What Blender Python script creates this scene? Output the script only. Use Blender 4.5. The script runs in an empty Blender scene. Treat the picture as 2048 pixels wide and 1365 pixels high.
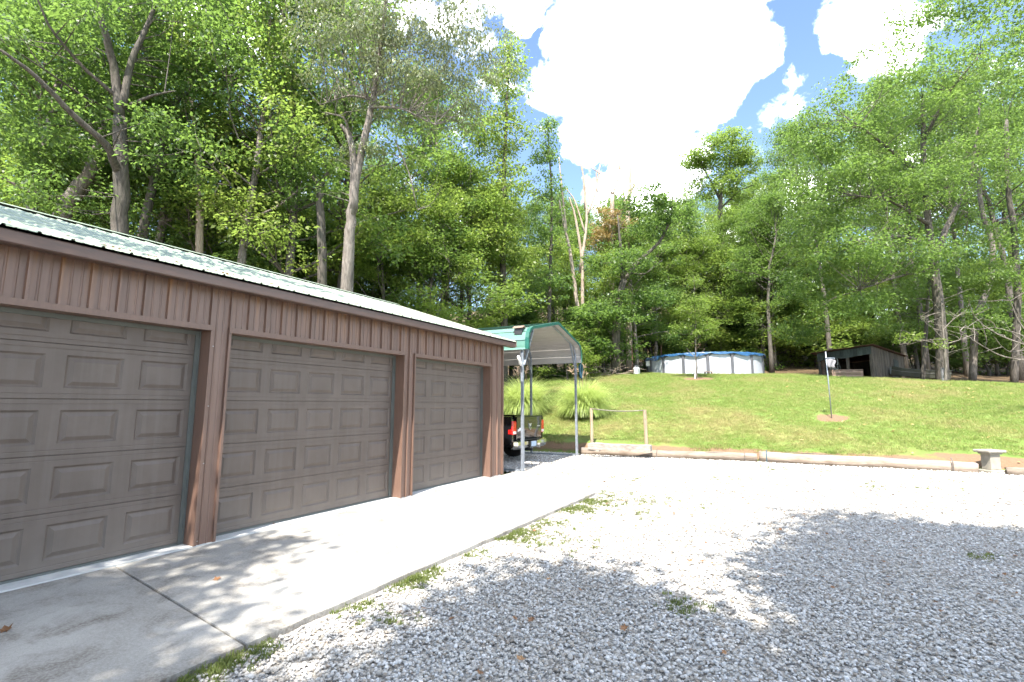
import bpy, math, random
import numpy as np
from mathutils import Vector, Matrix

R = math.radians
random.seed(7)
scn = bpy.context.scene
col = scn.collection

# ------------------------------------------------------------------ camera
F_PX, CAM_Z, HORIZON = 967.0, 1.56, 812.0
PITCH = math.atan((HORIZON - 682.5) / F_PX)
YAW = math.atan((1590 - 1024) * math.cos(PITCH) / F_PX)
cam_d = bpy.data.cameras.new("camera")
cam_d.sensor_width = 36.0
cam_d.lens = 36.0 * F_PX / 2048.0
cam_d.clip_start, cam_d.clip_end = 0.05, 2000.0
cam = bpy.data.objects.new("camera", cam_d)
cam.location = (0, 0, CAM_Z)
cam.rotation_euler = (math.pi / 2 + PITCH, 0, YAW)
col.objects.link(cam)
scn.camera = cam
FW = np.array([-math.sin(YAW) * math.cos(PITCH), math.cos(YAW) * math.cos(PITCH), math.sin(PITCH)])
RT = np.array([math.cos(YAW), math.sin(YAW), 0.0])
UP = np.cross(RT, FW)


def ray(px, py):
    return FW + RT * (px - 1024) / F_PX + UP * (682.5 - py) / F_PX


def at(px, py, dep):
    """World point seen at photo pixel (px, py) at the given depth."""
    return np.array([0, 0, CAM_Z]) + ray(px, py) * dep


def on_ground(px, py, z=0.0):
    d = ray(px, py)
    return np.array([0, 0, CAM_Z]) + d * (z - CAM_Z) / d[2]


# ------------------------------------------------------------------ sun, sky, exposure
SUN = np.array([0.14, -0.68, 1.0]); SUN /= np.linalg.norm(SUN)
SUN_EL = math.asin(SUN[2])
SUN_AZ = math.atan2(SUN[0], SUN[1])
sun_d = bpy.data.lights.new("sun", 'SUN')
sun_d.energy, sun_d.angle, sun_d.color = 3.2, R(0.53), (1.0, 0.95, 0.86)
sun = bpy.data.objects.new("sun", sun_d)
sun.rotation_euler = Vector(-SUN).to_track_quat('-Z', 'Y').to_euler()
sun.location = (4, -30, 40)
col.objects.link(sun)

vs = scn.view_settings
vs.view_transform, vs.look, vs.gamma, vs.exposure = 'Standard', 'None', 1.0, 2.35
vs.use_curve_mapping = False
cy = scn.cycles
cy.max_bounces, cy.diffuse_bounces, cy.glossy_bounces = 5, 3, 2
cy.transmission_bounces, cy.transparent_max_bounces = 4, 2
cy.sample_clamp_indirect = 6.0
cy.use_denoising = True
cy.denoiser = 'OPENIMAGEDENOISE'
cy.denoising_input_passes = 'RGB_ALBEDO_NORMAL'
cy.use_light_tree = False
cy.use_adaptive_sampling = True
cy.adaptive_threshold = 0.02

world = bpy.data.worlds.new("World")
scn.world = world
world.use_nodes = True
world.cycles.sampling_method = 'MANUAL'
world.cycles.sample_map_resolution = 512


class NT:
    """Small helper round a node tree."""
    def __init__(self, tree):
        self.t = tree; tree.nodes.clear()

    def n(self, typ, **kw):
        nd = self.t.nodes.new(typ)
        for k, v in kw.items():
            if k.startswith('_'):
                setattr(nd, k[1:], v)
            else:
                key = int(k[1:]) if k[0] == 'i' and k[1:].isdigit() else k.replace('__', ' ')
                s = nd.inputs[key]
                if isinstance(v, bpy.types.NodeSocket):
                    self.t.links.new(v, s)
                else:
                    s.default_value = v
        return nd

    def math(self, op, a, b=None, c=None, clamp=False):
        nd = self.t.nodes.new('ShaderNodeMath'); nd.operation = op; nd.use_clamp = clamp
        for i, v in enumerate((a, b, c)):
            if v is None: continue
            if isinstance(v, bpy.types.NodeSocket): self.t.links.new(v, nd.inputs[i])
            else: nd.inputs[i].default_value = v
        return nd.outputs[0]

    def ramp(self, fac, stops, interp='LINEAR'):
        nd = self.t.nodes.new('ShaderNodeValToRGB'); nd.color_ramp.interpolation = interp
        el = nd.color_ramp.elements
        while len(el) < len(stops): el.new(0.5)
        for e, (p, c) in zip(el, stops):
            e.position = p
            e.color = (c, c, c, 1) if isinstance(c, (int, float)) else (*c, 1)
        self.t.links.new(fac, nd.inputs[0])
        return nd.outputs[0]

    def mix(self, fac, a, b, mode='MIX'):
        nd = self.t.nodes.new('ShaderNodeMix'); nd.data_type = 'RGBA'; nd.blend_type = mode
        for i, v in ((0, fac), (6, a), (7, b)):
            if isinstance(v, bpy.types.NodeSocket): self.t.links.new(v, nd.inputs[i])
            elif isinstance(v, (int, float)): nd.inputs[i].default_value = v
            else: nd.inputs[i].default_value = (*v, 1)
        return nd.outputs[2]

    def noise(self, vec, scale, detail=4, rough=0.55, dist=0.0, out=0):
        nd = self.n('ShaderNodeTexNoise', Scale=scale, Detail=detail, Roughness=rough, Distortion=dist)
        if vec is not None: self.t.links.new(vec, nd.inputs['Vector'])
        return nd.outputs[out]

    def mapping(self, vec, scale=(1, 1, 1)):
        nd = self.n('ShaderNodeMapping', Vector=vec); nd.inputs['Scale'].default_value = scale
        return nd.outputs[0]

    def link(self, a, b):
        self.t.links.new(a, b)


w = NT(world.node_tree)
sky = w.n('ShaderNodeTexSky', _sky_type='NISHITA', _sun_disc=False, _sun_elevation=SUN_EL,
          _sun_rotation=SUN_AZ, _altitude=200.0, _air_density=1.0, _dust_density=0.25, _ozone_density=1.6)
wdir = w.n('ShaderNodeTexCoord').outputs['Generated']
wn = w.n('ShaderNodeVectorMath', _operation='NORMALIZE', i0=wdir).outputs[0]
# cumulus: the large cloud above the wood, plus an added field, mostly unseen, as fill light
big = w.noise(w.n('ShaderNodeVectorMath', _operation='ADD', i0=wn, i1=(2.9, 0.2, 5.5)).outputs[0], 2.6, 3, 0.5)
mid_ = w.noise(wn, 8.0, 3, 0.55, 0.4)
fine = w.noise(wn, 26.0, 6, 0.62, 0.3)
field = w.math('MULTIPLY', w.math('SUBTRACT', big, 0.595), 2.4)  # cover raised in the unseen sky to lift the shade
lobes = None
for px, py, rad in ((1190, 130, 85), (1320, 60, 150), (1450, 95, 75), (1280, 160, 125), (1390, 190, 70), (1160, 70, 60), (1290, -90, 190), (1330, 270, 55), (1255, 275, 40), (1270, 340, 45), (1370, 310, 32),
                    (1165, 284, 22), (1722, 30, 40), (1775, 85, 45), (1045, 25, 14), (1500, -80, 70), (1490, 470, 50), (1600, 370, 30), (1210, 400, 40), (1320, 400, 40)):
    d = ray(px, py); k_ = 0.92 / np.linalg.norm(d); d /= np.linalg.norm(d)
    ang = rad / F_PX * k_
    dt = w.n('ShaderNodeVectorMath', _operation='DOT_PRODUCT', i0=wn, i1=tuple(d)).outputs['Value']
    mr = w.n('ShaderNodeMapRange', _interpolation_type='LINEAR', Value=dt)
    mr.inputs['From Min'].default_value = math.cos(ang + 0.04); mr.inputs['From Max'].default_value = math.cos(max(0.0, ang - 0.04))
    lobes = mr.outputs[0] if lobes is None else w.math('MAXIMUM', lobes, mr.outputs[0])
rag = w.math('ADD', w.math('MULTIPLY', w.math('SUBTRACT', mid_, 0.5), 1.9), w.math('MULTIPLY', w.math('SUBTRACT', fine, 0.5), 1.3))
dens = w.math('ADD', w.math('MAXIMUM', field, w.math('SUBTRACT', lobes, 0.54)), rag)
mask = w.n('ShaderNodeMapRange', _interpolation_type='SMOOTHSTEP', Value=dens)
mask.inputs['From Min'].default_value, mask.inputs['From Max'].default_value = -0.20, 0.42
shade = w.noise(wn, 5.0, 5, 0.5)
ccol = w.ramp(shade, [(0.3, (0.80, 0.82, 0.86)), (0.62, (1.0, 1.0, 1.0))])
skyc = w.n('ShaderNodeVectorMath', _operation='SCALE', i0=sky.outputs[0]); skyc.inputs['Scale'].default_value = 0.080
cloudc = w.n('ShaderNodeVectorMath', _operation='SCALE', i0=ccol); cloudc.inputs['Scale'].default_value = 2.4  # clouds brightened to lighten the shaded areas
mixc = w.mix(mask.outputs[0], skyc.outputs[0], cloudc.outputs[0])
bg = w.n('ShaderNodeBackground', Color=mixc, Strength=1.0)
w.link(bg.outputs[0], w.n('ShaderNodeOutputWorld').inputs['Surface'])


# ------------------------------------------------------------------ materials
def new_mat(name):
    m = bpy.data.materials.new(name); m.use_nodes = True
    return m, NT(m.node_tree)


def finish(t, color, rough=0.8, bump=None, bstr=0.3, bdist=0.01, metal=0.0, spec=0.5, coat=0.0):
    p = t.n('ShaderNodeBsdfPrincipled')
    for key, v in (('Base Color', color), ('Roughness', rough), ('Metallic', metal)):
        if isinstance(v, bpy.types.NodeSocket): t.link(v, p.inputs[key])
        else: p.inputs[key].default_value = (*v, 1) if isinstance(v, tuple) else v
    p.inputs['Specular IOR Level'].default_value = spec
    p.inputs['Coat Weight'].default_value = coat
    if bump is not None:
        b = t.n('ShaderNodeBump', Height=bump, Strength=bstr, Distance=bdist)
        t.link(b.outputs[0], p.inputs['Normal'])
    t.link(p.outputs[0], t.n('ShaderNodeOutputMaterial').inputs['Surface'])


def pos(t):
    return t.n('ShaderNodeNewGeometry').outputs['Position']


def obj_rand(t):
    return t.n('ShaderNodeObjectInfo').outputs['Random']


def paint(name, c, rough=0.45, var=0.16, scale=3.0, metal=0.0, streak=(1, 1, 1), spec=0.5, coat=0.0, bump=0.0, obj_var=0.0):
    m, t = new_mat(name)
    v = t.mapping(pos(t), streak)
    n1 = t.noise(v, scale, 6, 0.6)
    lo = tuple(x * (1 - var) for x in c); hi = tuple(min(1, x * (1 + var)) for x in c)
    cc = t.ramp(n1, [(0.3, lo), (0.7, hi)])
    if obj_var:
        k = t.math('ADD', t.math('MULTIPLY', obj_rand(t), 2 * obj_var), 1 - obj_var)
        vm = t.n('ShaderNodeVectorMath', _operation='SCALE', i0=cc); t.link(k, vm.inputs['Scale'])
        cc = vm.outputs[0]
    rr = t.math('ADD', t.math('MULTIPLY', n1, 0.25), rough - 0.12)
    finish(t, cc, rr, t.noise(v, scale * 25, 4) if bump else None, bump, 0.004, metal, spec, coat)
    return m


M = {}
# brown siding with vertical rusty streaks under the eave
m, t = new_mat('siding_brown')
g = pos(t)
st = t.noise(t.mapping(g, (14, 14, 0.5)), 1.0, 5, 0.6)
sp = t.noise(g, 2.2, 5)
c1 = t.ramp(st, [(0.3, (0.121, 0.072, 0.053)), (0.55, (0.162, 0.097, 0.074)), (0.75, (0.204, 0.123, 0.090))])
z = t.n('ShaderNodeSeparateXYZ', Vector=g).outputs[2]
rustm = t.math('MULTIPLY', t.math('MULTIPLY', t.math('SUBTRACT', z, 2.5, clamp=True), 2.0, clamp=True), t.math('MULTIPLY', t.math('SUBTRACT', st, 0.5, clamp=True), 5.0, clamp=True))
c1 = t.mix(rustm, c1, (0.20, 0.095, 0.035))
c1 = t.mix(t.math('MULTIPLY', t.math('SUBTRACT', sp, 0.5, clamp=True), 0.8), c1, (0.22, 0.15, 0.12))
finish(t, c1, 0.42, t.noise(g, 3, 3), 0.05, 0.02)
M['siding'] = m
M['trim'] = paint('trim_brown', (0.145, 0.086, 0.064), 0.45, 0.14, 5, streak=(8, 8, 1))
M['gutter'] = paint('gutter_brown', (0.078, 0.046, 0.035), 0.42, 0.22, 5, streak=(1, 1, 4))
# embossed steel door
m, t = new_mat('door_brown')
g = pos(t)
n = t.noise(g, 3.5, 6, 0.6)
fin = t.noise(t.mapping(g, (60, 60, 260)), 1, 2)
cc = t.ramp(n, [(0.3, (0.094, 0.073, 0.061)), (0.7, (0.120, 0.094, 0.080))])
zz_ = t.n('ShaderNodeSeparateXYZ', Vector=g).outputs[2]
du = t.math('MULTIPLY', t.math('SUBTRACT', 0.55, zz_, clamp=True), t.math('ADD', t.noise(g, 5, 5), 0.2))
cc = t.mix(t.math('MULTIPLY', du, 0.9, clamp=True), cc, (0.20, 0.175, 0.15))
sv = t.ramp(t.noise(t.mapping(g, (1, 9, 0.35)), 1.5, 5, 0.6), [(0.45, 0.0), (0.75, 0.35)])
cc = t.mix(sv, cc, (0.155, 0.132, 0.118))
finish(t, cc, 0.52, fin, 0.10, 0.003, spec=0.4)
M['door'] = m
M['seal'] = paint('door_seal', (0.10, 0.108, 0.100), 0.6)
M['dark'] = paint('dark_void', (0.02, 0.02, 0.02), 0.9)
M['bolt'] = paint('bolt_steel', (0.35, 0.33, 0.32), 0.4, metal=0.8)
# painted metal roof, chalked and lightly dirty
m, t = new_mat('roof_green')
g = pos(t)
n = t.noise(t.mapping(g, (0.8, 6, 0.8)), 1.6, 6, 0.6)
cc = t.ramp(n, [(0.3, (0.215, 0.262, 0.205)), (0.7, (0.27, 0.315, 0.255))])
finish(t, cc, 0.5, spec=0.35)
M['roof'] = m
M['cp_green'] = paint('carport_green', (0.10, 0.215, 0.172), 0.4, 0.15, 2, streak=(1, 4, 4))
M['cp_trim'] = paint('carport_trim', (0.012, 0.095, 0.070), 0.4, 0.1)
M['cp_white'] = paint('carport_underside', (0.46, 0.44, 0.42), 0.5, 0.08, 2)
M['galv'] = paint('galvanised', (0.30, 0.33, 0.38), 0.42, 0.18, 12, metal=0.55)
# concrete with stains
m, t = new_mat('concrete')
g = pos(t)
n1 = t.noise(g, 1.1, 7, 0.62); n2 = t.noise(g, 46, 4, 0.7); n3 = t.noise(g, 2.7, 5, 0.6, 0.6); n4 = t.noise(g, 130, 3, 0.7)
cc = t.ramp(n1, [(0.3, (0.194, 0.178, 0.155)), (0.5, (0.287, 0.271, 0.245)), (0.72, (0.365, 0.351, 0.323))])
cc = t.mix(t.ramp(n3, [(0.47, 0.0), (0.70, 0.8)]), cc, (0.098, 0.079, 0.058))
cc = t.mix(t.ramp(n2, [(0.42, 0.0), (0.62, 0.45)]), cc, (0.388, 0.375, 0.352))
cc = t.mix(t.ramp(n4, [(0.56, 0.0), (0.66, 0.55)]), cc, (0.12, 0.115, 0.10))
k = t.math('ADD', t.math('MULTIPLY', obj_rand(t), 0.12), 0.94)
vm = t.n('ShaderNodeVectorMath', _operation='SCALE', i0=cc); t.link(k, vm.inputs['Scale'])
finish(t, vm.outputs[0], 0.85, t.math('ADD', n2, n4), 0.35, 0.006)
M['concrete'] = m
M['sill'] = paint('sill_concrete', (0.47, 0.47, 0.46), 0.8, 0.14, 6, bump=0.2)
# limestone gravel bed and stones
m, t = new_mat('gravel_bed')
g = pos(t)
v = t.n('ShaderNodeTexVoronoi', Vector=g, Scale=34.0)
v2 = t.n('ShaderNodeTexVoronoi', Vector=g, Scale=70.0)
bw = t.n('ShaderNodeRGBToBW', Color=v.outputs['Color']).outputs[0]
cc = t.ramp(bw, [(0.15, (0.240, 0.222, 0.198)), (0.5, (0.396, 0.378, 0.354)), (0.85, (0.540, 0.528, 0.504))])
cc = t.mix(t.ramp(v.outputs['Distance'], [(0.35, 0.0), (0.75, 0.6)]), cc, (0.16, 0.14, 0.115))
big = t.noise(g, 0.55, 6, 0.65)
cc = t.mix(t.ramp(big, [(0.52, 0.0), (0.72, 0.45)]), cc, (0.38, 0.31, 0.22))
hgt = t.math('ADD', t.math('MULTIPLY', v.outputs['Distance'], -1.0), t.math('MULTIPLY', v2.outputs['Distance'], -0.5))
finish(t, cc, 0.9, hgt, 0.8, 0.02)
M['gravel'] = m
m, t = new_mat('gravel_stone')
rnd = obj_rand(t)
cc = t.ramp(rnd, [(0.0, (0.183, 0.140, 0.104)), (0.09, (0.268, 0.238, 0.201)), (0.3, (0.366, 0.351, 0.329)), (0.7, (0.464, 0.451, 0.433)), (1.0, (0.634, 0.622, 0.610))])
cc = t.mix(t.math('MULTIPLY', t.noise(pos(t), 60, 3), 0.4), cc, (0.40, 0.36, 0.31))
cc = t.mix(t.ramp(t.noise(pos(t), 0.9, 6, 0.65), [(0.48, 0.0), (0.72, 0.4)]), cc, (0.30, 0.25, 0.195))
finish(t, cc, 0.85)
M['stone'] = m
# ground: lawn, dry spots, forest litter (mask from vertex attribute 'wood')
m, t = new_mat('ground_turf')
g = pos(t)
n1 = t.noise(g, 0.35, 6, 0.62); n2 = t.noise(g, 3.0, 6, 0.65); n3 = t.noise(g, 40, 3, 0.7)
gr = t.ramp(n2, [(0.3, (0.105, 0.165, 0.034)), (0.7, (0.165, 0.220, 0.055))])
gr = t.mix(t.ramp(n1, [(0.5, 0.0), (0.68, 0.75)]), gr, (0.28, 0.235, 0.10))
gr = t.mix(t.math('MULTIPLY', n3, 0.4), gr, (0.045, 0.085, 0.018))
lit = t.ramp(n3, [(0.3, (0.050, 0.035, 0.022)), (0.7, (0.15, 0.10, 0.055))])
soil = t.ramp(n3, [(0.3, (0.13, 0.08, 0.048)), (0.7, (0.22, 0.145, 0.09))])
wa = t.n('ShaderNodeAttribute', _attribute_name='wood').outputs['Fac']
so = t.n('ShaderNodeAttribute', _attribute_name='soil').outputs['Fac']
edge = t.ramp(t.math('ADD', wa, t.math('MULTIPLY', t.math('SUBTRACT', n2, 0.5), 0.9)), [(0.42, 0.0), (0.58, 1.0)])
sedge = t.ramp(t.math('ADD', so, t.math('MULTIPLY', t.math('SUBTRACT', n2, 0.5), 0.9)), [(0.42, 0.0), (0.62, 1.0)])
cc = t.mix(edge, t.mix(sedge, gr, soil), lit)
finish(t, cc, 0.95, t.math('ADD', n3, n2), 0.6, 0.03, spec=0.2)
M['ground'] = m


def leafy(name, stops, trans=(0.17, 0.265, 0.05), tfac=0.48, gloss=0.42, objv=0.75):
    m, t = new_mat(name)
    a = t.n('ShaderNodeAttribute', _attribute_name='tint').outputs['Fac']
    f = t.math('ADD', t.math('MULTIPLY', a, 1 - objv * 0.6), t.math('MULTIPLY', t.math('SUBTRACT', obj_rand(t), 0.3), objv * 0.6), clamp=True)
    c = t.ramp(f, stops)
    p = t.n('ShaderNodeBsdfPrincipled', Roughness=gloss); t.link(c, p.inputs['Base Color'])
    p.inputs['Specular IOR Level'].default_value = 0.4
    tc = t.mix(0.55, c, trans)
    tc2 = t.n('ShaderNodeVectorMath', _operation='SCALE', i0=tc); tc2.inputs['Scale'].default_value = 1.9
    tr = t.n('ShaderNodeBsdfTranslucent', Color=tc2.outputs[0])
    mx = t.n('ShaderNodeMixShader', Fac=tfac, i1=p.outputs[0], i2=tr.outputs[0])
    t.link(mx.outputs[0], t.n('ShaderNodeOutputMaterial').inputs['Surface'])
    return m


M['leaf'] = leafy('leaf_green', [(0.0, (0.042, 0.084, 0.021)), (0.45, (0.078, 0.126, 0.029)), (0.8, (0.128, 0.170, 0.039)), (0.95, (0.19, 0.21, 0.035)), (1.0, (0.26, 0.15, 0.04))])
M['leaf_light'] = leafy('leaf_light', [(0.0, (0.080, 0.122, 0.022)), (0.5, (0.135, 0.175, 0.032)), (0.9, (0.205, 0.225, 0.045)), (1.0, (0.28, 0.24, 0.05))])
M['leaf_olive'] = leafy('leaf_olive', [(0.0, (0.10, 0.125, 0.065)), (0.5, (0.165, 0.19, 0.10)), (0.85, (0.25, 0.255, 0.13)), (1.0, (0.32, 0.27, 0.12))], (0.20, 0.22, 0.06), 0.32)
M['leaf_yellow'] = leafy('leaf_yellow', [(0.0, (0.090, 0.145, 0.026)), (0.5, (0.145, 0.200, 0.038)), (1.0, (0.235, 0.250, 0.058))], (0.20, 0.28, 0.05), 0.5)
M['leaf_rust'] = leafy('leaf_rust', [(0.0, (0.11, 0.10, 0.035)), (0.5, (0.19, 0.145, 0.055)), (1.0, (0.27, 0.175, 0.075))], (0.30, 0.20, 0.05), 0.3)
M['blade'] = leafy('grass_blade', [(0.0, (0.26, 0.34, 0.10)), (0.6, (0.42, 0.47, 0.19)), (1.0, (0.58, 0.52, 0.30))], (0.40, 0.46, 0.14), 0.42)
M['weed'] = leafy('weed_blade', [(0.0, (0.09, 0.125, 0.03)), (0.6, (0.16, 0.185, 0.055)), (1.0, (0.27, 0.23, 0.10))], (0.12, 0.15, 0.03), 0.3)
# lawn tufts take their colour from where they grow
m, t = new_mat('lawn_blade')
g = pos(t)
n1 = t.noise(g, 0.35, 6, 0.62); n2 = t.noise(g, 2.2, 5, 0.65)
c = t.ramp(n2, [(0.3, (0.185, 0.265, 0.058)), (0.72, (0.275, 0.330, 0.090))])
c = t.mix(t.ramp(n1, [(0.48, 0.0), (0.66, 0.8)]), c, (0.36, 0.31, 0.14))
c = t.mix(t.ramp(obj_rand(t), [(0.7, 0.0), (1.0, 0.7)]), c, (0.40, 0.33, 0.16))
p = t.n('ShaderNodeBsdfPrincipled', Roughness=0.55); t.link(c, p.inputs['Base Color']); p.inputs['Specular IOR Level'].default_value = 0.25
tr = t.n('ShaderNodeBsdfTranslucent', Color=c)
mx = t.n('ShaderNodeMixShader', Fac=0.35, i1=p.outputs[0], i2=tr.outputs[0])
t.link(mx.outputs[0], t.n('ShaderNodeOutputMaterial').inputs['Surface'])
M['lawn_blade'] = m


def bark(name, lo, hi, moss=None):
    m, t = new_mat(name)
    g = t.n('ShaderNodeTexCoord').outputs['Object']
    v = t.mapping(g, (9, 9, 1.6))
    n = t.noise(v, 1.6, 8, 0.68, 0.4)
    b = t.noise(t.mapping(g, (1, 1, .7)), 1.3, 4)
    c = t.ramp(n, [(0.32, lo), (0.66, hi)])
    c = t.mix(t.ramp(b, [(0.5, 0.0), (0.7, 0.5)]), c, moss or tuple(x * 0.55 for x in lo))
    finish(t, c, 0.92, n, 0.9, 0.05, spec=0.2)
    return m


M['bark'] = bark('bark_grey', (0.046, 0.040, 0.034), (0.145, 0.127, 0.110), (0.055, 0.06, 0.038))
M['bark_pale'] = bark('bark_pale', (0.085, 0.072, 0.060), (0.27, 0.235, 0.205))
M['bark_dead'] = bark('bark_dead', (0.26, 0.205, 0.16), (0.52, 0.43, 0.35), (0.20, 0.13, 0.09))
M['log'] = None


def wood(name, lo, hi, scale=(1, 12, 12), dirt=(0.12, 0.09, 0.07)):
    m, t = new_mat(name)
    g = t.n('ShaderNodeTexCoord').outputs['Object']
    rv = t.n('ShaderNodeVectorMath', _operation='ADD', i0=g)
    cmb = t.n('ShaderNodeCombineXYZ'); t.link(t.math('MULTIPLY', obj_rand(t), 37.0), cmb.inputs[0]); t.link(cmb.outputs[0], rv.inputs[1])
    n = t.noise(t.mapping(rv.outputs[0], scale), 2.0, 8, 0.7, 0.3)
    b = t.noise(rv.outputs[0], 2.0, 5, 0.6)
    c = t.ramp(n, [(0.3, lo), (0.68, hi)])
    c = t.mix(t.ramp(b, [(0.5, 0.0), (0.75, 0.55)]), c, dirt)
    k = t.math('ADD', t.math('MULTIPLY', obj_rand(t), 0.5), 0.72)
    vm = t.n('ShaderNodeVectorMath', _operation='SCALE', i0=c); t.link(k, vm.inputs['Scale'])
    finish(t, vm.outputs[0], 0.88, n, 0.6, 0.012, spec=0.25)
    return m


M['log'] = wood('weathered_log', (0.147, 0.109, 0.081), (0.350, 0.287, 0.231), (1, 12, 12), (0.09, 0.06, 0.042))
M['plank'] = wood('weathered_plank', (0.135, 0.115, 0.101), (0.338, 0.304, 0.270))
M['post_wood'] = wood('post_wood', (0.237, 0.175, 0.119), (0.400, 0.312, 0.219), (12, 12, 1))
M['shed_board'] = wood('shed_board', (0.045, 0.038, 0.031), (0.120, 0.103, 0.085), (10, 10, 0.8), (0.05, 0.045, 0.035))
M['shed_front'] = wood('shed_front_tarp', (0.030, 0.038, 0.036), (0.085, 0.100, 0.095), (10, 10, 1.2), (0.03, 0.035, 0.03))
M['rust'] = paint('rusty_sheet', (0.085, 0.038, 0.022), 0.8, 0.45, 6)
M['slat'] = wood('slat_brown', (0.16, 0.10, 0.075), (0.34, 0.24, 0.185), (2, 12, 12))
M['ladder'] = paint('ladder_grey', (0.15, 0.155, 0.14), 0.6)
M['pool_wall'] = paint('pool_wall', (0.40, 0.415, 0.47), 0.4, 0.05, 3, streak=(0.3, 0.3, 5))
M['pool_grey'] = paint('pool_upright', (0.085, 0.085, 0.097), 0.45, 0.12, 4)
M['tarp'] = paint('pool_cover_blue', (0.022, 0.085, 0.20), 0.42, 0.3, 4)
M['white_plastic'] = paint('white_plastic', (0.74, 0.73, 0.70), 0.45, 0.06)
M['black_plastic'] = paint('black_plastic', (0.025, 0.025, 0.027), 0.5)
M['stonecast'] = paint('cast_stone', (0.27, 0.245, 0.20), 0.85, 0.2, 7, bump=0.4)
M['truck'] = paint('truck_black', (0.008, 0.008, 0.010), 0.16, 0.05, 3, spec=0.6, coat=1.0)
M['chrome'] = paint('chrome', (0.75, 0.74, 0.72), 0.12, 0.03, metal=1.0)
M['tyre'] = paint('tyre_rubber', (0.018, 0.018, 0.018), 0.85)
M['glass_dark'] = paint('dark_glass', (0.012, 0.014, 0.016), 0.08, spec=0.8)
M['lamp_red'] = paint('tail_lamp_red', (0.55, 0.012, 0.010), 0.12, 0.12, 20, coat=1.0)
M['lamp_clear'] = paint('tail_lamp_clear', (0.75, 0.60, 0.57), 0.15)
M['plate'] = paint('number_plate', (0.40, 0.50, 0.62), 0.4, 0.25, 30)
M['silver'] = paint('emblem_silver', (0.80, 0.80, 0.80), 0.2, metal=0.7)
M['rope'] = paint('blue_rope', (0.02, 0.075, 0.11), 0.8)
M['cloth'] = paint('grey_cloth', (0.17, 0.165, 0.175), 0.9, 0.2, 6)
M['boat'] = paint('boat_hull', (0.060, 0.062, 0.046), 0.5, 0.3, 3)
M['iron'] = paint('rusted_iron', (0.10, 0.085, 0.075), 0.7, 0.3, 20)
M['plume'] = paint('seed_plume', (0.42, 0.29, 0.20), 0.9, 0.2)
M['dead_leaf'] = leafy('dead_leaf', [(0.0, (0.13, 0.060, 0.025)), (0.5, (0.26, 0.125, 0.055)), (1.0, (0.36, 0.22, 0.10))], (0.3, 0.15, 0.05), 0.15, 0.6)
M['yellow_leaf'] = leafy('yellow_leaf', [(0.0, (0.30, 0.18, 0.07)), (0.5, (0.42, 0.31, 0.13)), (1.0, (0.48, 0.36, 0.20))], (0.4, 0.3, 0.08), 0.15, 0.6)


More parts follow.
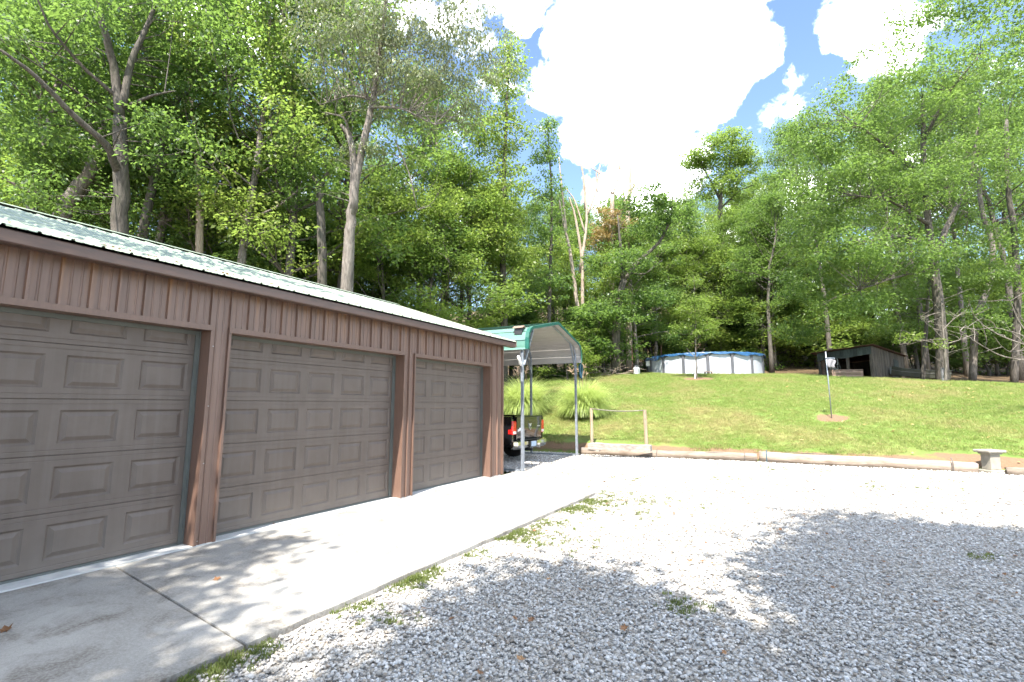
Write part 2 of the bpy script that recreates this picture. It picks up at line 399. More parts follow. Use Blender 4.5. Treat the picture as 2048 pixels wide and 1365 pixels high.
# ------------------------------------------------------------------ mesh helpers
class MB:
    def __init__(self):
        self.v, self.f, self.mi = [], [], []

    def add(self, vs_, fs, mi=0):
        o = len(self.v)
        self.v += [tuple(map(float, p)) for p in vs_]
        for f in fs:
            self.f.append([i + o for i in f]); self.mi.append(mi)
        return self

    def box(self, x0, x1, y0, y1, z0, z1, mi=0):
        return self.add([(x, y, z) for z in (z0, z1) for x, y in ((x0, y0), (x1, y0), (x1, y1), (x0, y1))],
                        [(3, 2, 1, 0), (4, 5, 6, 7), (0, 1, 5, 4), (1, 2, 6, 5), (2, 3, 7, 6), (3, 0, 4, 7)], mi)

    def cbox(self, x0, x1, y0, y1, z0, z1, b=0.01, mi=0):
        """box with chamfered vertical and top edges"""
        def ring(i, z):
            return [(x0 + i, y0 + b, z), (x0 + b, y0 + i, z), (x1 - b, y0 + i, z), (x1 - i, y0 + b, z),
                    (x1 - i, y1 - b, z), (x1 - b, y1 - i, z), (x0 + b, y1 - i, z), (x0 + i, y1 - b, z)]
        V = ring(b * .6, z0) + ring(0, z0 + b) + ring(0, z1 - b) + ring(b * .6, z1)
        Fs = [tuple(range(7, -1, -1)), tuple(range(24, 32))]
        for k in range(3):
            for i in range(8):
                j = (i + 1) % 8
                Fs.append((k * 8 + i, k * 8 + j, k * 8 + 8 + j, k * 8 + 8 + i))
        return self.add(V, Fs, mi)

    def beam(self, a, b, w_, h, up=(0, 0, 1), mi=0):
        a, b = Vector(a), Vector(b); d = (b - a).normalized(); s = d.cross(Vector(up))
        if s.length < 1e-4: s = d.cross(Vector((1, 0, 0)))
        s.normalize(); u = s.cross(d)
        V = [p + s * (sx * w_ / 2) + u * (sz * h / 2) for p in (a, b) for sx, sz in ((-1, -1), (1, -1), (1, 1), (-1, 1))]
        return self.add(V, [(3, 2, 1, 0), (4, 5, 6, 7), (0, 1, 5, 4), (1, 2, 6, 5), (2, 3, 7, 6), (3, 0, 4, 7)], mi)

    def tube(self, path, rad, n=8, cap=True, mi=0):
        P = [Vector(p) for p in path]
        if not hasattr(rad, '__len__'): rad = [rad] * len(P)
        V, Fs = [], []
        d0 = (P[1] - P[0]).normalized()
        s = d0.cross(Vector((0.31, 0.77, 0.2))).normalized()
        for i, p in enumerate(P):
            d = (P[min(i + 1, len(P) - 1)] - P[max(i - 1, 0)]).normalized()
            s = (s - d * s.dot(d)).normalized(); u = d.cross(s)
            for k in range(n):
                a = 2 * math.pi * k / n
                V.append(p + (s * math.cos(a) + u * math.sin(a)) * rad[i])
        for i in range(len(P) - 1):
            for k in range(n):
                j = (k + 1) % n
                Fs.append((i * n + k, i * n + j, (i + 1) * n + j, (i + 1) * n + k))
        if cap:
            Fs.append(tuple(range(n - 1, -1, -1))); Fs.append(tuple((len(P) - 1) * n + k for k in range(n)))
        return self.add(V, Fs, mi)

    def extrude(self, poly, axis, a, b, mi=0, closed=True):
        """polygon of 2-D points pushed along an axis; 2-D axes are the other two in order"""
        def mk(p, t_):
            c = list(p); c.insert(axis, t_); return tuple(c)
        n = len(poly)
        V = [mk(p, a) for p in poly] + [mk(p, b) for p in poly]
        Fs = [(i, (i + 1) % n, n + (i + 1) % n, n + i) for i in range(n if closed else n - 1)]
        if closed: Fs += [tuple(range(n - 1, -1, -1)), tuple(range(n, 2 * n))]
        return self.add(V, Fs, mi)

    def lathe(self, prof, n=24, c=(0, 0), mi=0):
        V = [(c[0] + r * math.cos(2 * math.pi * k / n), c[1] + r * math.sin(2 * math.pi * k / n), z_) for r, z_ in prof for k in range(n)]
        Fs = [(i * n + k, i * n + (k + 1) % n, (i + 1) * n + (k + 1) % n, (i + 1) * n + k) for i in range(len(prof) - 1) for k in range(n)]
        return self.add(V, Fs, mi)

    def mesh(self, name, mats, smooth=False, fix=True):
        me = bpy.data.meshes.new(name); me.from_pydata(self.v, [], self.f)
        for m_ in (mats if isinstance(mats, (list, tuple)) else [mats]): me.materials.append(m_)
        if any(self.mi): me.polygons.foreach_set('material_index', self.mi)
        if fix:
            import bmesh
            bm = bmesh.new(); bm.from_mesh(me); bmesh.ops.recalc_face_normals(bm, faces=bm.faces); bm.to_mesh(me); bm.free()
        if smooth: me.polygons.foreach_set('use_smooth', [True] * len(me.polygons))
        me.update()
        return me

    def build(self, name, mats, parent=None, smooth=False, fix=True):
        return link(name, self.mesh(name, mats, smooth, fix), parent)


def link(name, data, parent=None):
    o = bpy.data.objects.new(name, data); col.objects.link(o)
    if parent is not None: o.parent = parent
    return o


def tag(o, label=None, cat=None, group=None, kind=None):
    for k_, v_ in (('label', label), ('category', cat), ('group', group), ('kind', kind)):
        if v_: o[k_] = v_
    return o


def thing(name, label, cat, loc=(0, 0, 0), rz=0.0, group=None):
    o = bpy.data.objects.new(name, None); col.objects.link(o)
    o.empty_display_size = 0.2
    o.location = tuple(map(float, loc)); o.rotation_euler = (0, 0, rz)
    return tag(o, label, cat, group)


def np_mesh(name, V, Q, mats, tint=None, mat_idx=None, smooth=False):
    """big quad meshes from numpy arrays"""
    me = bpy.data.meshes.new(name)
    V = np.ascontiguousarray(V, dtype=np.float32).reshape(-1, 3); Q = np.ascontiguousarray(Q, dtype=np.int32)
    nq = Q.shape[1]
    me.vertices.add(len(V)); me.vertices.foreach_set('co', V.ravel())
    me.loops.add(Q.size); me.loops.foreach_set('vertex_index', Q.ravel())
    me.polygons.add(len(Q)); me.polygons.foreach_set('loop_start', np.arange(0, Q.size, nq, dtype=np.int32))
    for m_ in (mats if isinstance(mats, (list, tuple)) else [mats]): me.materials.append(m_)
    if tint is not None:
        a = me.attributes.new('tint', 'FLOAT', 'FACE'); a.data.foreach_set('value', np.asarray(tint, dtype=np.float32))
    if smooth: me.polygons.foreach_set('use_smooth', np.ones(len(Q), dtype=bool))
    me.update(calc_edges=True)
    return me


# scatter a cloud of small shapes as ONE stuff object
def scatter(name, pts, shapes, rng, smin, smax, label, cat, tilt=0.3, yaw=True):
    coll = bpy.data.collections.new(name + '_shapes')
    for me in shapes: coll.objects.link(bpy.data.objects.new(me.name, me))
    n = len(pts)
    me = bpy.data.meshes.new(name); me.vertices.add(n); me.vertices.foreach_set('co', np.asarray(pts, dtype=np.float32).ravel())
    rot = np.stack([rng.normal(0, tilt, n), rng.normal(0, tilt, n), rng.uniform(0, 6.283, n)], 1).astype(np.float32)
    a = me.attributes.new('rot', 'FLOAT_VECTOR', 'POINT'); a.data.foreach_set('vector', rot.ravel())
    a = me.attributes.new('scl', 'FLOAT', 'POINT'); a.data.foreach_set('value', (smin + (smax - smin) * rng.random(n) ** 1.5).astype(np.float32))
    a = me.attributes.new('idx', 'INT', 'POINT'); a.data.foreach_set('value', rng.integers(0, len(shapes), n).astype(np.int32))
    o = link(name, me); tag(o, label, cat, kind='stuff')
    ng = bpy.data.node_groups.new(name + '_scatter', 'GeometryNodeTree')
    ng.interface.new_socket('Geometry', in_out='INPUT', socket_type='NodeSocketGeometry')
    ng.interface.new_socket('Geometry', in_out='OUTPUT', socket_type='NodeSocketGeometry')
    N = ng.nodes; gi = N.new('NodeGroupInput'); go = N.new('NodeGroupOutput')
    ci = N.new('GeometryNodeCollectionInfo'); ci.inputs['Collection'].default_value = coll
    ci.inputs['Separate Children'].default_value = True; ci.inputs['Reset Children'].default_value = True
    ip = N.new('GeometryNodeInstanceOnPoints'); ip.inputs['Pick Instance'].default_value = True

    def na(nm, typ):
        q = N.new('GeometryNodeInputNamedAttribute'); q.data_type = typ; q.inputs['Name'].default_value = nm
        return q.outputs['Attribute']
    L = ng.links
    L.new(gi.outputs[0], ip.inputs['Points']); L.new(ci.outputs[0], ip.inputs['Instance'])
    L.new(na('idx', 'INT'), ip.inputs['Instance Index'])
    er = N.new('FunctionNodeEulerToRotation'); L.new(na('rot', 'FLOAT_VECTOR'), er.inputs[0]); L.new(er.outputs[0], ip.inputs['Rotation'])
    L.new(na('scl', 'FLOAT'), ip.inputs['Scale'])
    L.new(ip.outputs[0], go.inputs[0])
    md = o.modifiers.new('scatter', 'NODES'); md.node_group = ng
    return o


# ------------------------------------------------------------------ terrain
TY = np.array([-200, 15.72, 15.9, 16.15, 18.0, 20.0, 25.0, 30.0, 33.0, 40.0, 60.0, 160.0])
TZ = np.array([-0.10, -0.10, 0.10, 0.28, 0.78, 1.25, 2.28, 3.11, 3.36, 3.85, 7.0, 34.0])


def border_shift(x):
    return np.clip(0.058 * (np.asarray(x, float) + 6.3), -0.1, 1.2)


def ground_z(x, y):
    x, y = np.asarray(x, float), np.asarray(y, float)
    f = np.interp(y - border_shift(x) * np.clip((21 - y) / 4, 0, 1), TY, TZ)
    k = np.where(x > 0, 1 - 0.0245 * np.minimum(x, 14), 1 - 0.0125 * np.maximum(x, -14))
    zz = np.where(f > 0, f * k, f)
    # the wood behind the garage stands on a low bank
    bank = np.clip((-15.0 - x) * 0.16, 0, 14) * np.clip((30 - y) / 12, 0, 1)
    # lawn left of the carport eases down to the gravel
    zz = np.maximum(zz, bank - 0.1)
    wob = 0.03 * np.sin(x * 1.1 + y * 0.7) * np.sin(y * 0.9 - x * 0.4) * np.clip((y - 16.5) / 3, 0, 1)
    return zz + wob


xs = np.unique(np.concatenate([np.linspace(-160, -20, 36), np.linspace(-20, 14, 96), np.linspace(14, 120, 30)]))
ys = np.unique(np.concatenate([np.linspace(-60, 10, 20), np.linspace(10, 36, 110), np.linspace(15, 17.6, 53), np.linspace(36, 170, 36)]))
GX, GY = np.meshgrid(xs, ys)
GZ = ground_z(GX, GY)
V = np.stack([GX, GY, GZ], -1).reshape(-1, 3)
nx, ny = len(xs), len(ys)
ii = np.arange(nx * ny).reshape(ny, nx)
Q = np.stack([ii[:-1, :-1], ii[:-1, 1:], ii[1:, 1:], ii[1:, :-1]], -1).reshape(-1, 4)
gm = np_mesh('ground', V, Q, M['ground'], smooth=True)
x_, y_ = V[:, 0], V[:, 1]
woodm = np.clip(np.maximum.reduce([(y_ - 33.5 + np.clip(x_ - 4, 0, 6) * 0.75) / 3, (-13.5 - x_) / 2.5 + np.where(y_ > 16, -0.9 + 0 * y_, 0), (-y_ - 8) / 5 + 0 * x_]), 0, 1)
woodm = np.maximum(woodm, np.clip((-16.0 - x_) / 3, 0, 1))
soilm = np.clip(1 - np.abs(y_ - 15.97 - border_shift(x_)) / 0.36, 0, 1) * 0.9
for (px, py, dep, rr) in ((1664, 831, 16.45, 0.58), (1395, 757, 27.0, 1.0), (1985, 930, 14.0, 0.0)):
    c = at(px, py, dep)
    soilm = np.maximum(soilm, np.clip(1.35 - np.hypot(x_ - c[0], y_ - c[1]) / max(rr, .1), 0, 1) if rr else 0)
soilm = np.maximum(soilm, np.clip(1.2 - np.hypot((x_ - 3.9) / 1.5, (y_ - 16.75) / 0.4), 0, 1))
for nm, arr in (('wood', woodm), ('soil', soilm)):
    a = gm.attributes.new(nm, 'FLOAT', 'POINT'); a.data.foreach_set('value', arr.astype(np.float32))
tag(link('ground', gm), kind='structure')

rng = np.random.default_rng(11)
# gravel yard sheet
edge_poly = [(-13.2, 10.6), (-13.2, 14.9), (-9, 15.45), (-6.4, 15.72), (-2, 15.97), (3, 16.25), (9, 16.6), (30, 16.95), (30, -30), (-3.2, -30), (-30, -30), (-30, -1.0), (-5.6, -1.0), (-5.6, 10.6)]
mb = MB(); mb.add([(x, y, -0.045) for x, y in edge_poly], [tuple(range(len(edge_poly)))])
o = mb.build('gravel_yard', M['gravel'], fix=False); tag(o, kind='structure')
o.data.flip_normals() if o.data.polygons[0].normal.z < 0 else None

# stones
shapes = []
import bmesh
for k in range(7):
    bm = bmesh.new(); bmesh.ops.create_icosphere(bm, subdivisions=1, radius=0.5)
    r3 = np.random.default_rng(100 + k)
    st_ = (1.0, r3.uniform(0.62, 0.9), r3.uniform(0.42, 0.62))
    for v in bm.verts:
        j = 1 + r3.uniform(-0.24, 0.2)
        v.co = Vector((v.co.x * st_[0] * j, v.co.y * st_[1] * j, v.co.z * st_[2] * j))
    me = bpy.data.meshes.new('stone'); bm.to_mesh(me); bm.free(); me.materials.append(M['stone']); shapes.append(me)


def stone_pts(r0, r1, dens):
    n = int(dens * (r1 * r1 - r0 * r0) * 0.5 * R(104))
    rr = np.sqrt(rng.uniform(r0 * r0, r1 * r1, n)); aa = rng.uniform(R(-22), R(82), n)
    x, y = -rr * np.sin(aa), rr * np.cos(aa)
    ok = ((x > -3.20 + 0.03 * np.sin(y * 5)) | (y > 10.15 + (x + 5.9) * -0.72 + 0.08 * np.sin(x * 7)) & (x > -12)) & (y < 15.55 + 0.058 * (x + 6.3)) & (y > -1)
    ok &= ~((x < -3.2) & (y < 8.75))
    return x[ok], y[ok]


P = []
for r0, r1, dens in ((1.5, 5.5, 2100), (5.5, 9.5, 1150), (9.5, 17.5, 380)):
    x, y = stone_pts(r0, r1, dens)
    P.append(np.stack([x, y, -0.035 + rng.uniform(-0.006, 0.012, len(x))], 1))
near = np.concatenate(P[:2]); far = P[2]
scatter('gravel_stones', near, shapes, rng, 0.016, 0.038, 'pale crushed limestone gravel covering the yard beside the concrete apron', 'gravel', 0.35)
scatter('gravel_stones', far, shapes, rng, 0.036, 0.062, 'pale crushed limestone gravel towards the log border and carport', 'gravel', 0.3)

# ------------------------------------------------------------------ concrete apron
ap = tag(bpy.data.objects.new('concrete_apron', None), kind='structure'); col.objects.link(ap)
joints = [(-3.2, -3.6), (-0.05, -0.35), (2.37, 2.08), (4.78, 4.42), (7.15, 6.85)]
X0, X1 = -5.885, -3.24
for i in range(len(joints)):
    a0, b0 = joints[i]
    if i + 1 < len(joints):
        a1, b1 = joints[i + 1]; g_ = 0.008
        poly = [(X0, a0 + g_), (X1, b0 + g_), (X1, b1 - g_), (X0, a1 - g_)]
    else:
        poly = [(X0, a0 + .008), (X1, b0 + .008), (X1, 8.6), (-3.6, 9.05), (-4.3, 9.65), (-5.0, 10.1), (-5.55, 10.4), (X0, 10.45)]
    # wavy broken outer edge
    pp = []
    for k in range(len(poly)):
        p, q = poly[k], poly[(k + 1) % len(poly)]
        n = 14 if (abs(p[0] - X1) < 1e-6 and abs(q[0] - X1) < 1e-6) else 1
        for s in range(n):
            f = s / n; pp.append((p[0] + (q[0] - p[0]) * f + (random.uniform(-0.012, 0.012) if 0 < s else 0), p[1] + (q[1] - p[1]) * f))
    n = len(pp); cx_ = sum(p[0] for p in pp) / n; cy_ = sum(p[1] for p in pp) / n
    ins = [(x + (cx_ - x) * 0.004, y + (cy_ - y) * 0.004) for x, y in pp]
    mb = MB(); mb.add([(x, y, -0.11) for x, y in pp] + [(x, y, -0.008) for x, y in pp] + [(x, y, 0.0) for x, y in ins],
                      [(k, (k + 1) % n, n + (k + 1) % n, n + k) for k in range(n)] + [(n + k, n + (k + 1) % n, 2 * n + (k + 1) % n, 2 * n + k) for k in range(n)] + [tuple(range(2 * n, 3 * n))])
    mb.build('slab', M['concrete'], ap)
# smooth strip of the garage floor showing in front of the doors
MB().box(-6.6, -5.888, -0.9, 9.62, -0.1, 0.012).build('floor_strip', M['sill'], ap)

# ------------------------------------------------------------------ garage
GA = thing('garage', 'brown ribbed metal garage with three overhead doors and a green metal roof', 'garage', (-5.9, 4.5, 0))
GA_INV = Matrix.Translation((5.9, -4.5, 0))


def part(name, mb, mat, parent=GA, **kw):
    for i, v in enumerate(mb.v): mb.v[i] = (v[0] + 5.9, v[1] - 4.5, v[2])
    return mb.build(name, mat, parent, **kw)


WX = -5.9
P_ = 0.2286
RIB = [(0, .030), (.009, .030), (.017, 0), (P_ / 3 - .012, 0), (P_ / 3 - .004, .007), (P_ / 3 + .004, .007), (P_ / 3 + .012, 0),
       (2 * P_ / 3 - .012, 0), (2 * P_ / 3 - .004, .007), (2 * P_ / 3 + .004, .007), (2 * P_ / 3 + .012, 0), (P_ - .017, 0), (P_ - .009, .030)]


def rib_profile(a, b, off):
    """(position, height) breakpoints of the ribbed sheet between a and b"""
    pts = []
    k = math.floor((a - off) / P_) - 1
    while off + k * P_ < b + P_:
        pts += [(off + k * P_ + s, h) for s, h in RIB]; k += 1
    xs_ = np.array([p[0] for p in pts]); hs = np.array([p[1] for p in pts])
    out = [(a, float(np.interp(a, xs_, hs)))] + [(x, h) for x, h in pts if a + 1e-6 < x < b - 1e-6] + [(b, float(np.interp(b, xs_, hs)))]
    return out


OPEN = [(-0.10, 3.08), (3.32, 6.36), (6.66, 9.16)]   # door openings along y
Y0, Y1 = -0.62, 9.70
RIB_OFF = 1.705


def siding(ya, yb, z0, z1):
    s0 = RIB_OFF - 0.05 + math.floor((ya - RIB_OFF + 0.05) / P_) * P_
    while s0 < yb - 1e-6:
        a, b = max(ya, s0), min(yb, s0 + P_)
        s0 += P_
        if b - a < 0.012: continue
        pr = rib_profile(a, b, RIB_OFF)
        mb = MB(); n = len(pr)
        mb.add([(WX + h, y, z0) for y, h in pr] + [(WX + h, y, z1) for y, h in pr], [(i, i + 1, n + i + 1, n + i) for i in range(n - 1)])
        o = part('siding_panel', mb, M['siding'], fix=False)


prev = Y0
for a, b in OPEN:
    siding(prev, a - 0.03, 0.012, 2.995)
    siding(a - 0.03, b + 0.03, 2.50, 2.995)
    prev = b + 0.03
siding(prev, Y1 - 0.02, 0.012, 2.995)
# opening trims and returns
for a, b in OPEN:
    part('header_trim', MB().box(-6.12, WX + 0.036, a - 0.028, b + 0.028, 2.44, 2.499).box(WX + 0.036, WX + 0.043, a - 0.03, b + 0.03, 2.436, 2.452), M['trim'])
    for y_a, y_b in ((a - 0.028, a), (b, b + 0.028)):
        part('jamb_trim', MB().box(-6.12, WX + 0.033, y_a, y_b, 0.014, 2.439), M['trim'])
part('corner_trim', MB().box(WX - 0.07, WX + 0.034, Y1 - 0.018, Y1 + 0.026, 0.013, 2.99), M['trim'])
# bolts on posts
for a, b in OPEN[:2]:
    for zz in (0.05, 0.9, 1.55, 2.25):
        yy = b + 0.045
        part('bolt', MB().box(WX + 0.002, WX + 0.009, yy, yy + .012, zz, zz + .012), M['bolt'])
# end and back walls
part('gable_wall', MB().extrude([(-13.25, 0), (-5.93, 0), (-5.93, 2.98), (-9.57, 4.20), (-13.25, 2.98)], 1, 9.62, 9.69), M['siding'])
part('gable_wall', MB().extrude([(-13.25, 0), (-5.93, 0), (-5.93, 2.98), (-9.57, 4.20), (-13.25, 2.98)], 1, Y0 - 0.02, Y0 + .05), M['siding'])
part('back_wall', MB().box(-13.25, -13.2, Y0 + .06, 9.61, 0, 2.98), M['siding'])
# eave: soffit and fascia gutter
part('soffit', MB().box(-5.925, -5.79, -0.70, 9.86, 2.996, 3.008), M['trim'])
part('gutter', MB().extrude([(-5.80, 2.935), (-5.655, 2.925), (-5.645, 2.935), (-5.645, 3.028), (-5.652, 3.040), (-5.675, 3.040), (-5.675, 3.03), (-5.66, 3.025), (-5.66, 2.95), (-5.80, 2.95)], 1, -0.75, 9.90), M['gutter'])
part('gutter_end', MB().box(-5.80, -5.648, 9.901, 9.909, 2.926, 3.03), M['gutter'])
# roof
EX, EZ, RX, RZ = -5.635, 3.062, -9.57, 4.385
sl = (RZ - EZ) / (EX - RX); sn = Vector((sl, 0, 1)).normalized()
ya = -0.72
while ya < 9.90 - 0.02:
    yb = min(ya + 4 * P_, 9.90)
    pr = rib_profile(ya, yb, RIB_OFF - 0.255)
    n = len(pr)
    for side in (1, -1):
        mb = MB()
        ex = EX if side == 1 else 2 * RX - EX
        mb.add([(ex + side * sn.x * h * .55, y, EZ + sn.z * h * .55) for y, h in pr] + [(RX + side * sn.x * h * .55, y, RZ + sn.z * h * .55) for y, h in pr],
               [(i, i + 1, n + i + 1, n + i) for i in range(n - 1)])
        part('roof_panel', mb, M['roof'], fix=False)
    ya = yb
part('ridge_cap', MB().extrude([(RX, RZ + .045), (RX + .19, RZ + .045 - .19 * sl), (RX + .195, RZ + .036 - .19 * sl), (RX, RZ + .037), (RX - .195, RZ + .036 - .19 * sl), (RX - .19, RZ + .045 - .19 * sl)], 1, -0.73, 9.905), M['roof'])
part('rib_void_sheet', MB().extrude([(EX - .06, EZ - .035), (RX, RZ - .015), (2 * RX - EX + .06, EZ - .035), (2 * RX - EX + .06, EZ - .06), (RX, RZ - .06), (EX - .06, EZ - .06)], 1, -0.70, 9.86), M['dark'])  # near-black sheet; the dark of the hollow ribs is put into its colour
part('rake_trim', MB().extrude([(EX, EZ + .024), (RX, RZ + .024), (RX, RZ - .12), (EX, EZ - .12)], 1, 9.906, 9.93), M['trim'])
# doors
SEC = 0.53
DX = -6.10
for (a, b), ncol in zip(OPEN, (5, 5, 4)):
    door = part('garage_door', MB().box(DX - .06, DX - .03, a + .01, b - .01, 0.03, 2.62), M['door'])
    door.location = (0, 0, 0)
    part('bottom_seal', MB().box(DX - .055, DX + .006, a + .012, b - .012, 0.013, 0.034), M['seal'], door)
    wcell = (b - a - 0.06) / ncol
    for s in range(5):
        z0, z1 = 0.036 + s * SEC, 0.036 + (s + 1) * SEC - 0.003
        zc = (z0 + z1) / 2
        cols = [a + .03 + wcell * (c + .5) for c in range(ncol)]
        hw = min(0.235, wcell * 0.40); hh = 0.160
        # section face with openings for the raised panels, grooved along the joints
        mb = MB()
        # horizontal profile strips: lip, groove, flat
        zz = [z0, z0 + .004, z0 + .040, z0 + .046, z0 + .052, zc - hh]
        xx = [DX - .005, DX - .001, DX - .001, DX - .0035, DX, DX]
        zt = [zc + hh, z1 - .052, z1 - .046, z1 - .040, z1 - .004, z1]
        xt = [DX, DX, DX - .0035, DX - .001, DX - .001, DX - .005]
        ya_, yb_ = a + .012, b - .012
        for Z, X_ in ((zz, xx), (zt, xt)):
            for i in range(5):
                mb.add([(X_[i], ya_, Z[i]), (X_[i], yb_, Z[i]), (X_[i + 1], yb_, Z[i + 1]), (X_[i + 1], ya_, Z[i + 1])], [(0, 1, 2, 3)])
        ed = [ya_]
        for c in cols: ed += [c - hw, c + hw]
        ed.append(yb_)
        for i in range(0, len(ed), 2):
            mb.add([(DX, ed[i], zc - hh), (DX, ed[i + 1], zc - hh), (DX, ed[i + 1], zc + hh), (DX, ed[i], zc + hh)], [(0, 1, 2, 3)])
        mb.add([(DX - .005, ya_, z0), (DX - .005, yb_, z0), (DX - .03, yb_, z0), (DX - .03, ya_, z0)], [(0, 1, 2, 3)])
        mb.add([(DX - .005, ya_, z1), (DX - .005, yb_, z1), (DX - .03, yb_, z1), (DX - .03, ya_, z1)], [(0, 1, 2, 3)])
        part('door_section', mb, M['door'], door, fix=False)
        for c in cols:
            mb = MB()
            rings = [(0, 0), (.018, -.016), (.026, -.016), (.058, -.002), (.064, .0005)]
            V_ = []
            for ins, dx in rings:
                V_ += [(DX + dx, c - hw + ins, zc - hh + ins), (DX + dx, c + hw - ins, zc - hh + ins), (DX + dx, c + hw - ins, zc + hh - ins), (DX + dx, c - hw + ins, zc + hh - ins)]
            Fs = [(r * 4 + k, r * 4 + (k + 1) % 4, r * 4 + 4 + (k + 1) % 4, r * 4 + 4 + k) for r in range(4) for k in range(4)] + [(16, 17, 18, 19)]
            mb.add(V_, Fs)
            part('raised_panel', mb, M['door'], door, fix=False)
    part('weather_seal', MB().box(DX + .004, DX + .018, b - .055, b - .002, .02, 2.438).box(DX + .018, DX + .03, b - .02, b - .004, .02, 2.438), M['seal'], door)
    part('weather_seal', MB().box(DX + .004, DX + .018, a + .002, a + .05, .02, 2.438), M['seal'], door)
    part('weather_seal', MB().box(DX + .004, DX + .022, a + .05, b - .055, 2.395, 2.438), M['seal'], door)

# ------------------------------------------------------------------ carport
CP = thing('carport', 'open metal carport with a green roof and galvanised posts over the black pickup', 'carport', (-5.82, 10.55, -0.04), R(4.1))
CW = 4.27


def arch(inset=0.0):
    pts = [(0, 3.00), (0, 3.28), (0.05, 3.42), (0.14, 3.53), (0.30, 3.60), (CW / 2, 3.99), (CW - .30, 3.60), (CW - .14, 3.53), (CW - .05, 3.42), (CW, 3.28), (CW, 3.00)]
    c = (CW / 2, 3.0)
    return [(y + (inset if y < CW / 2 - .01 else -inset if y > CW / 2 + .01 else 0), z_ - inset * (0.9 if z_ > 3.3 else 0)) for y, z_ in pts]


fr = arch(0.06)
for k, fx in enumerate((-0.03, -1.62, -3.2, -4.8, -6.2)):
    for yy in (fr[0][0], fr[-1][0]):
        MB().box(fx - .032, fx + .032, yy - .032, yy + .032, 0.0, 2.98).build('post', M['galv'], CP)
        MB().box(fx - .027, fx + .037, yy - .037, yy + .037, 0.0, 1.02).build('post_sleeve', M['galv'], CP)
    MB().tube([(fx, y, z_) for y, z_ in [(fr[0][0], 2.98)] + fr[1:-1] + [(fr[-1][0], 2.98)]], 0.032, 6).build('roof_bow', M['galv'], CP)
    MB().beam((fx + .035, fr[0][0] + .03, 2.62), (fx + .035, fr[0][0] + .60, 3.58), .045, .045).build('brace', M['galv'], CP)
    MB().beam((fx + .035, fr[-1][0] - .03, 2.62), (fx + .035, fr[-1][0] - .60, 3.58), .045, .045).build('brace', M['galv'], CP)
for yy in (fr[0][0], fr[-1][0]):
    MB().box(-6.3, -0.08, yy - .03, yy + .03, 0.005, 0.055).build('base_rail', M['galv'], CP)
# roof sheets laid lengthways, white underneath
ar = arch(0.0)
seg = [0.0]
for i in range(len(ar) - 1): seg.append(seg[-1] + math.dist(ar[i], ar[i + 1]))


def on_arch(s):
    s = max(0, min(seg[-1], s)); i = 0
    while i < len(ar) - 2 and seg[i + 1] < s: i += 1
    f = (s - seg[i]) / (seg[i + 1] - seg[i])
    return Vector((0, ar[i][0] + (ar[i + 1][0] - ar[i][0]) * f, ar[i][1] + (ar[i + 1][1] - ar[i][1]) * f))


npan = 22; stp = seg[-1] / npan
for k in range(npan):
    s0, s1 = k * stp, (k + 1) * stp
    cuts = sorted({s0, s1, s0 + .045, s1 - .004} | {s for s in seg if s0 < s < s1})
    prof = []
    for s in cuts:
        p = on_arch(s); q = on_arch(min(s + .02, seg[-1])); q0 = on_arch(max(s - .02, 0)); d = (q - q0).normalized(); nrm = Vector((0, -d.z, d.y))
        lift = 0.016 if s < s0 + .03 else 0.0
        prof.append((p + nrm * (0.012 + lift), p + nrm * (0.004 + lift * .8)))
    mb = MB(); n = len(prof)
    for x in (-6.35, 0.16):
        mb.v += [(x, a.y, a.z) for a, b in prof] + [(x, b.y, b.z) for a, b in prof]
    for i in range(n - 1):
        mb.f.append([i, i + 1, 2 * n + i + 1, 2 * n + i]); mb.mi.append(0)
        mb.f.append([n + i, n + i + 1, 3 * n + i + 1, 3 * n + i]); mb.mi.append(1)
        mb.f.append([i, i + 1, n + i + 1, n + i]); mb.mi.append(0)
        mb.f.append([2 * n + i, 2 * n + i + 1, 3 * n + i + 1, 3 * n + i]); mb.mi.append(0)
    mb.build('roof_sheet', [M['cp_green'], M['cp_white']], CP, fix=False)
# dark edge trim round the front arch
mb = MB(); out = []
for i, (y, z_) in enumerate(ar):
    c = Vector((y - CW / 2, z_ - 2.2)).normalized(); out.append((y + c.x * .034, z_ + c.y * .034))
for i in range(len(ar) - 1):
    (y0, z0), (y1, z1), (u0, w0), (u1, w1) = ar[i], ar[i + 1], out[i], out[i + 1]
    k0 = (y0 - (u0 - y0) * 1.4, z0 - (w0 - z0) * 1.4); k1 = (y1 - (u1 - y1) * 1.4, z1 - (w1 - z1) * 1.4)
    mb.add([(.165, *k0), (.165, *k1), (.165, u1, w1), (.165, u0, w0), (.185, *k0), (.185, *k1), (.185, u1, w1), (.185, u0, w0), (0.09, u0, w0), (.09, u1, w1)],
           [(0, 1, 2, 3), (4, 5, 6, 7), (3, 2, 6, 7), (0, 1, 5, 4), (8, 9, 2, 3)])
mb.build('edge_trim', M['cp_trim'], CP)
# small box with a brown cap fastened on the slope by the front edge
bx = thing('birdhouse', 'small dark box with a brown cap on the carport roof edge', 'birdhouse', (-5.95, 10.62, 3.34), R(4))
MB().cbox(-.11, .11, -.07, .06, 0, .17, .01).build('box_body', M['black_plastic'], bx)
MB().extrude([(-.11, .17), (.02, .245), (.10, .19), (.10, .175), (.0, .21), (-.10, .165)], 0, -.15, .14).build('cap', M['slat'], bx)

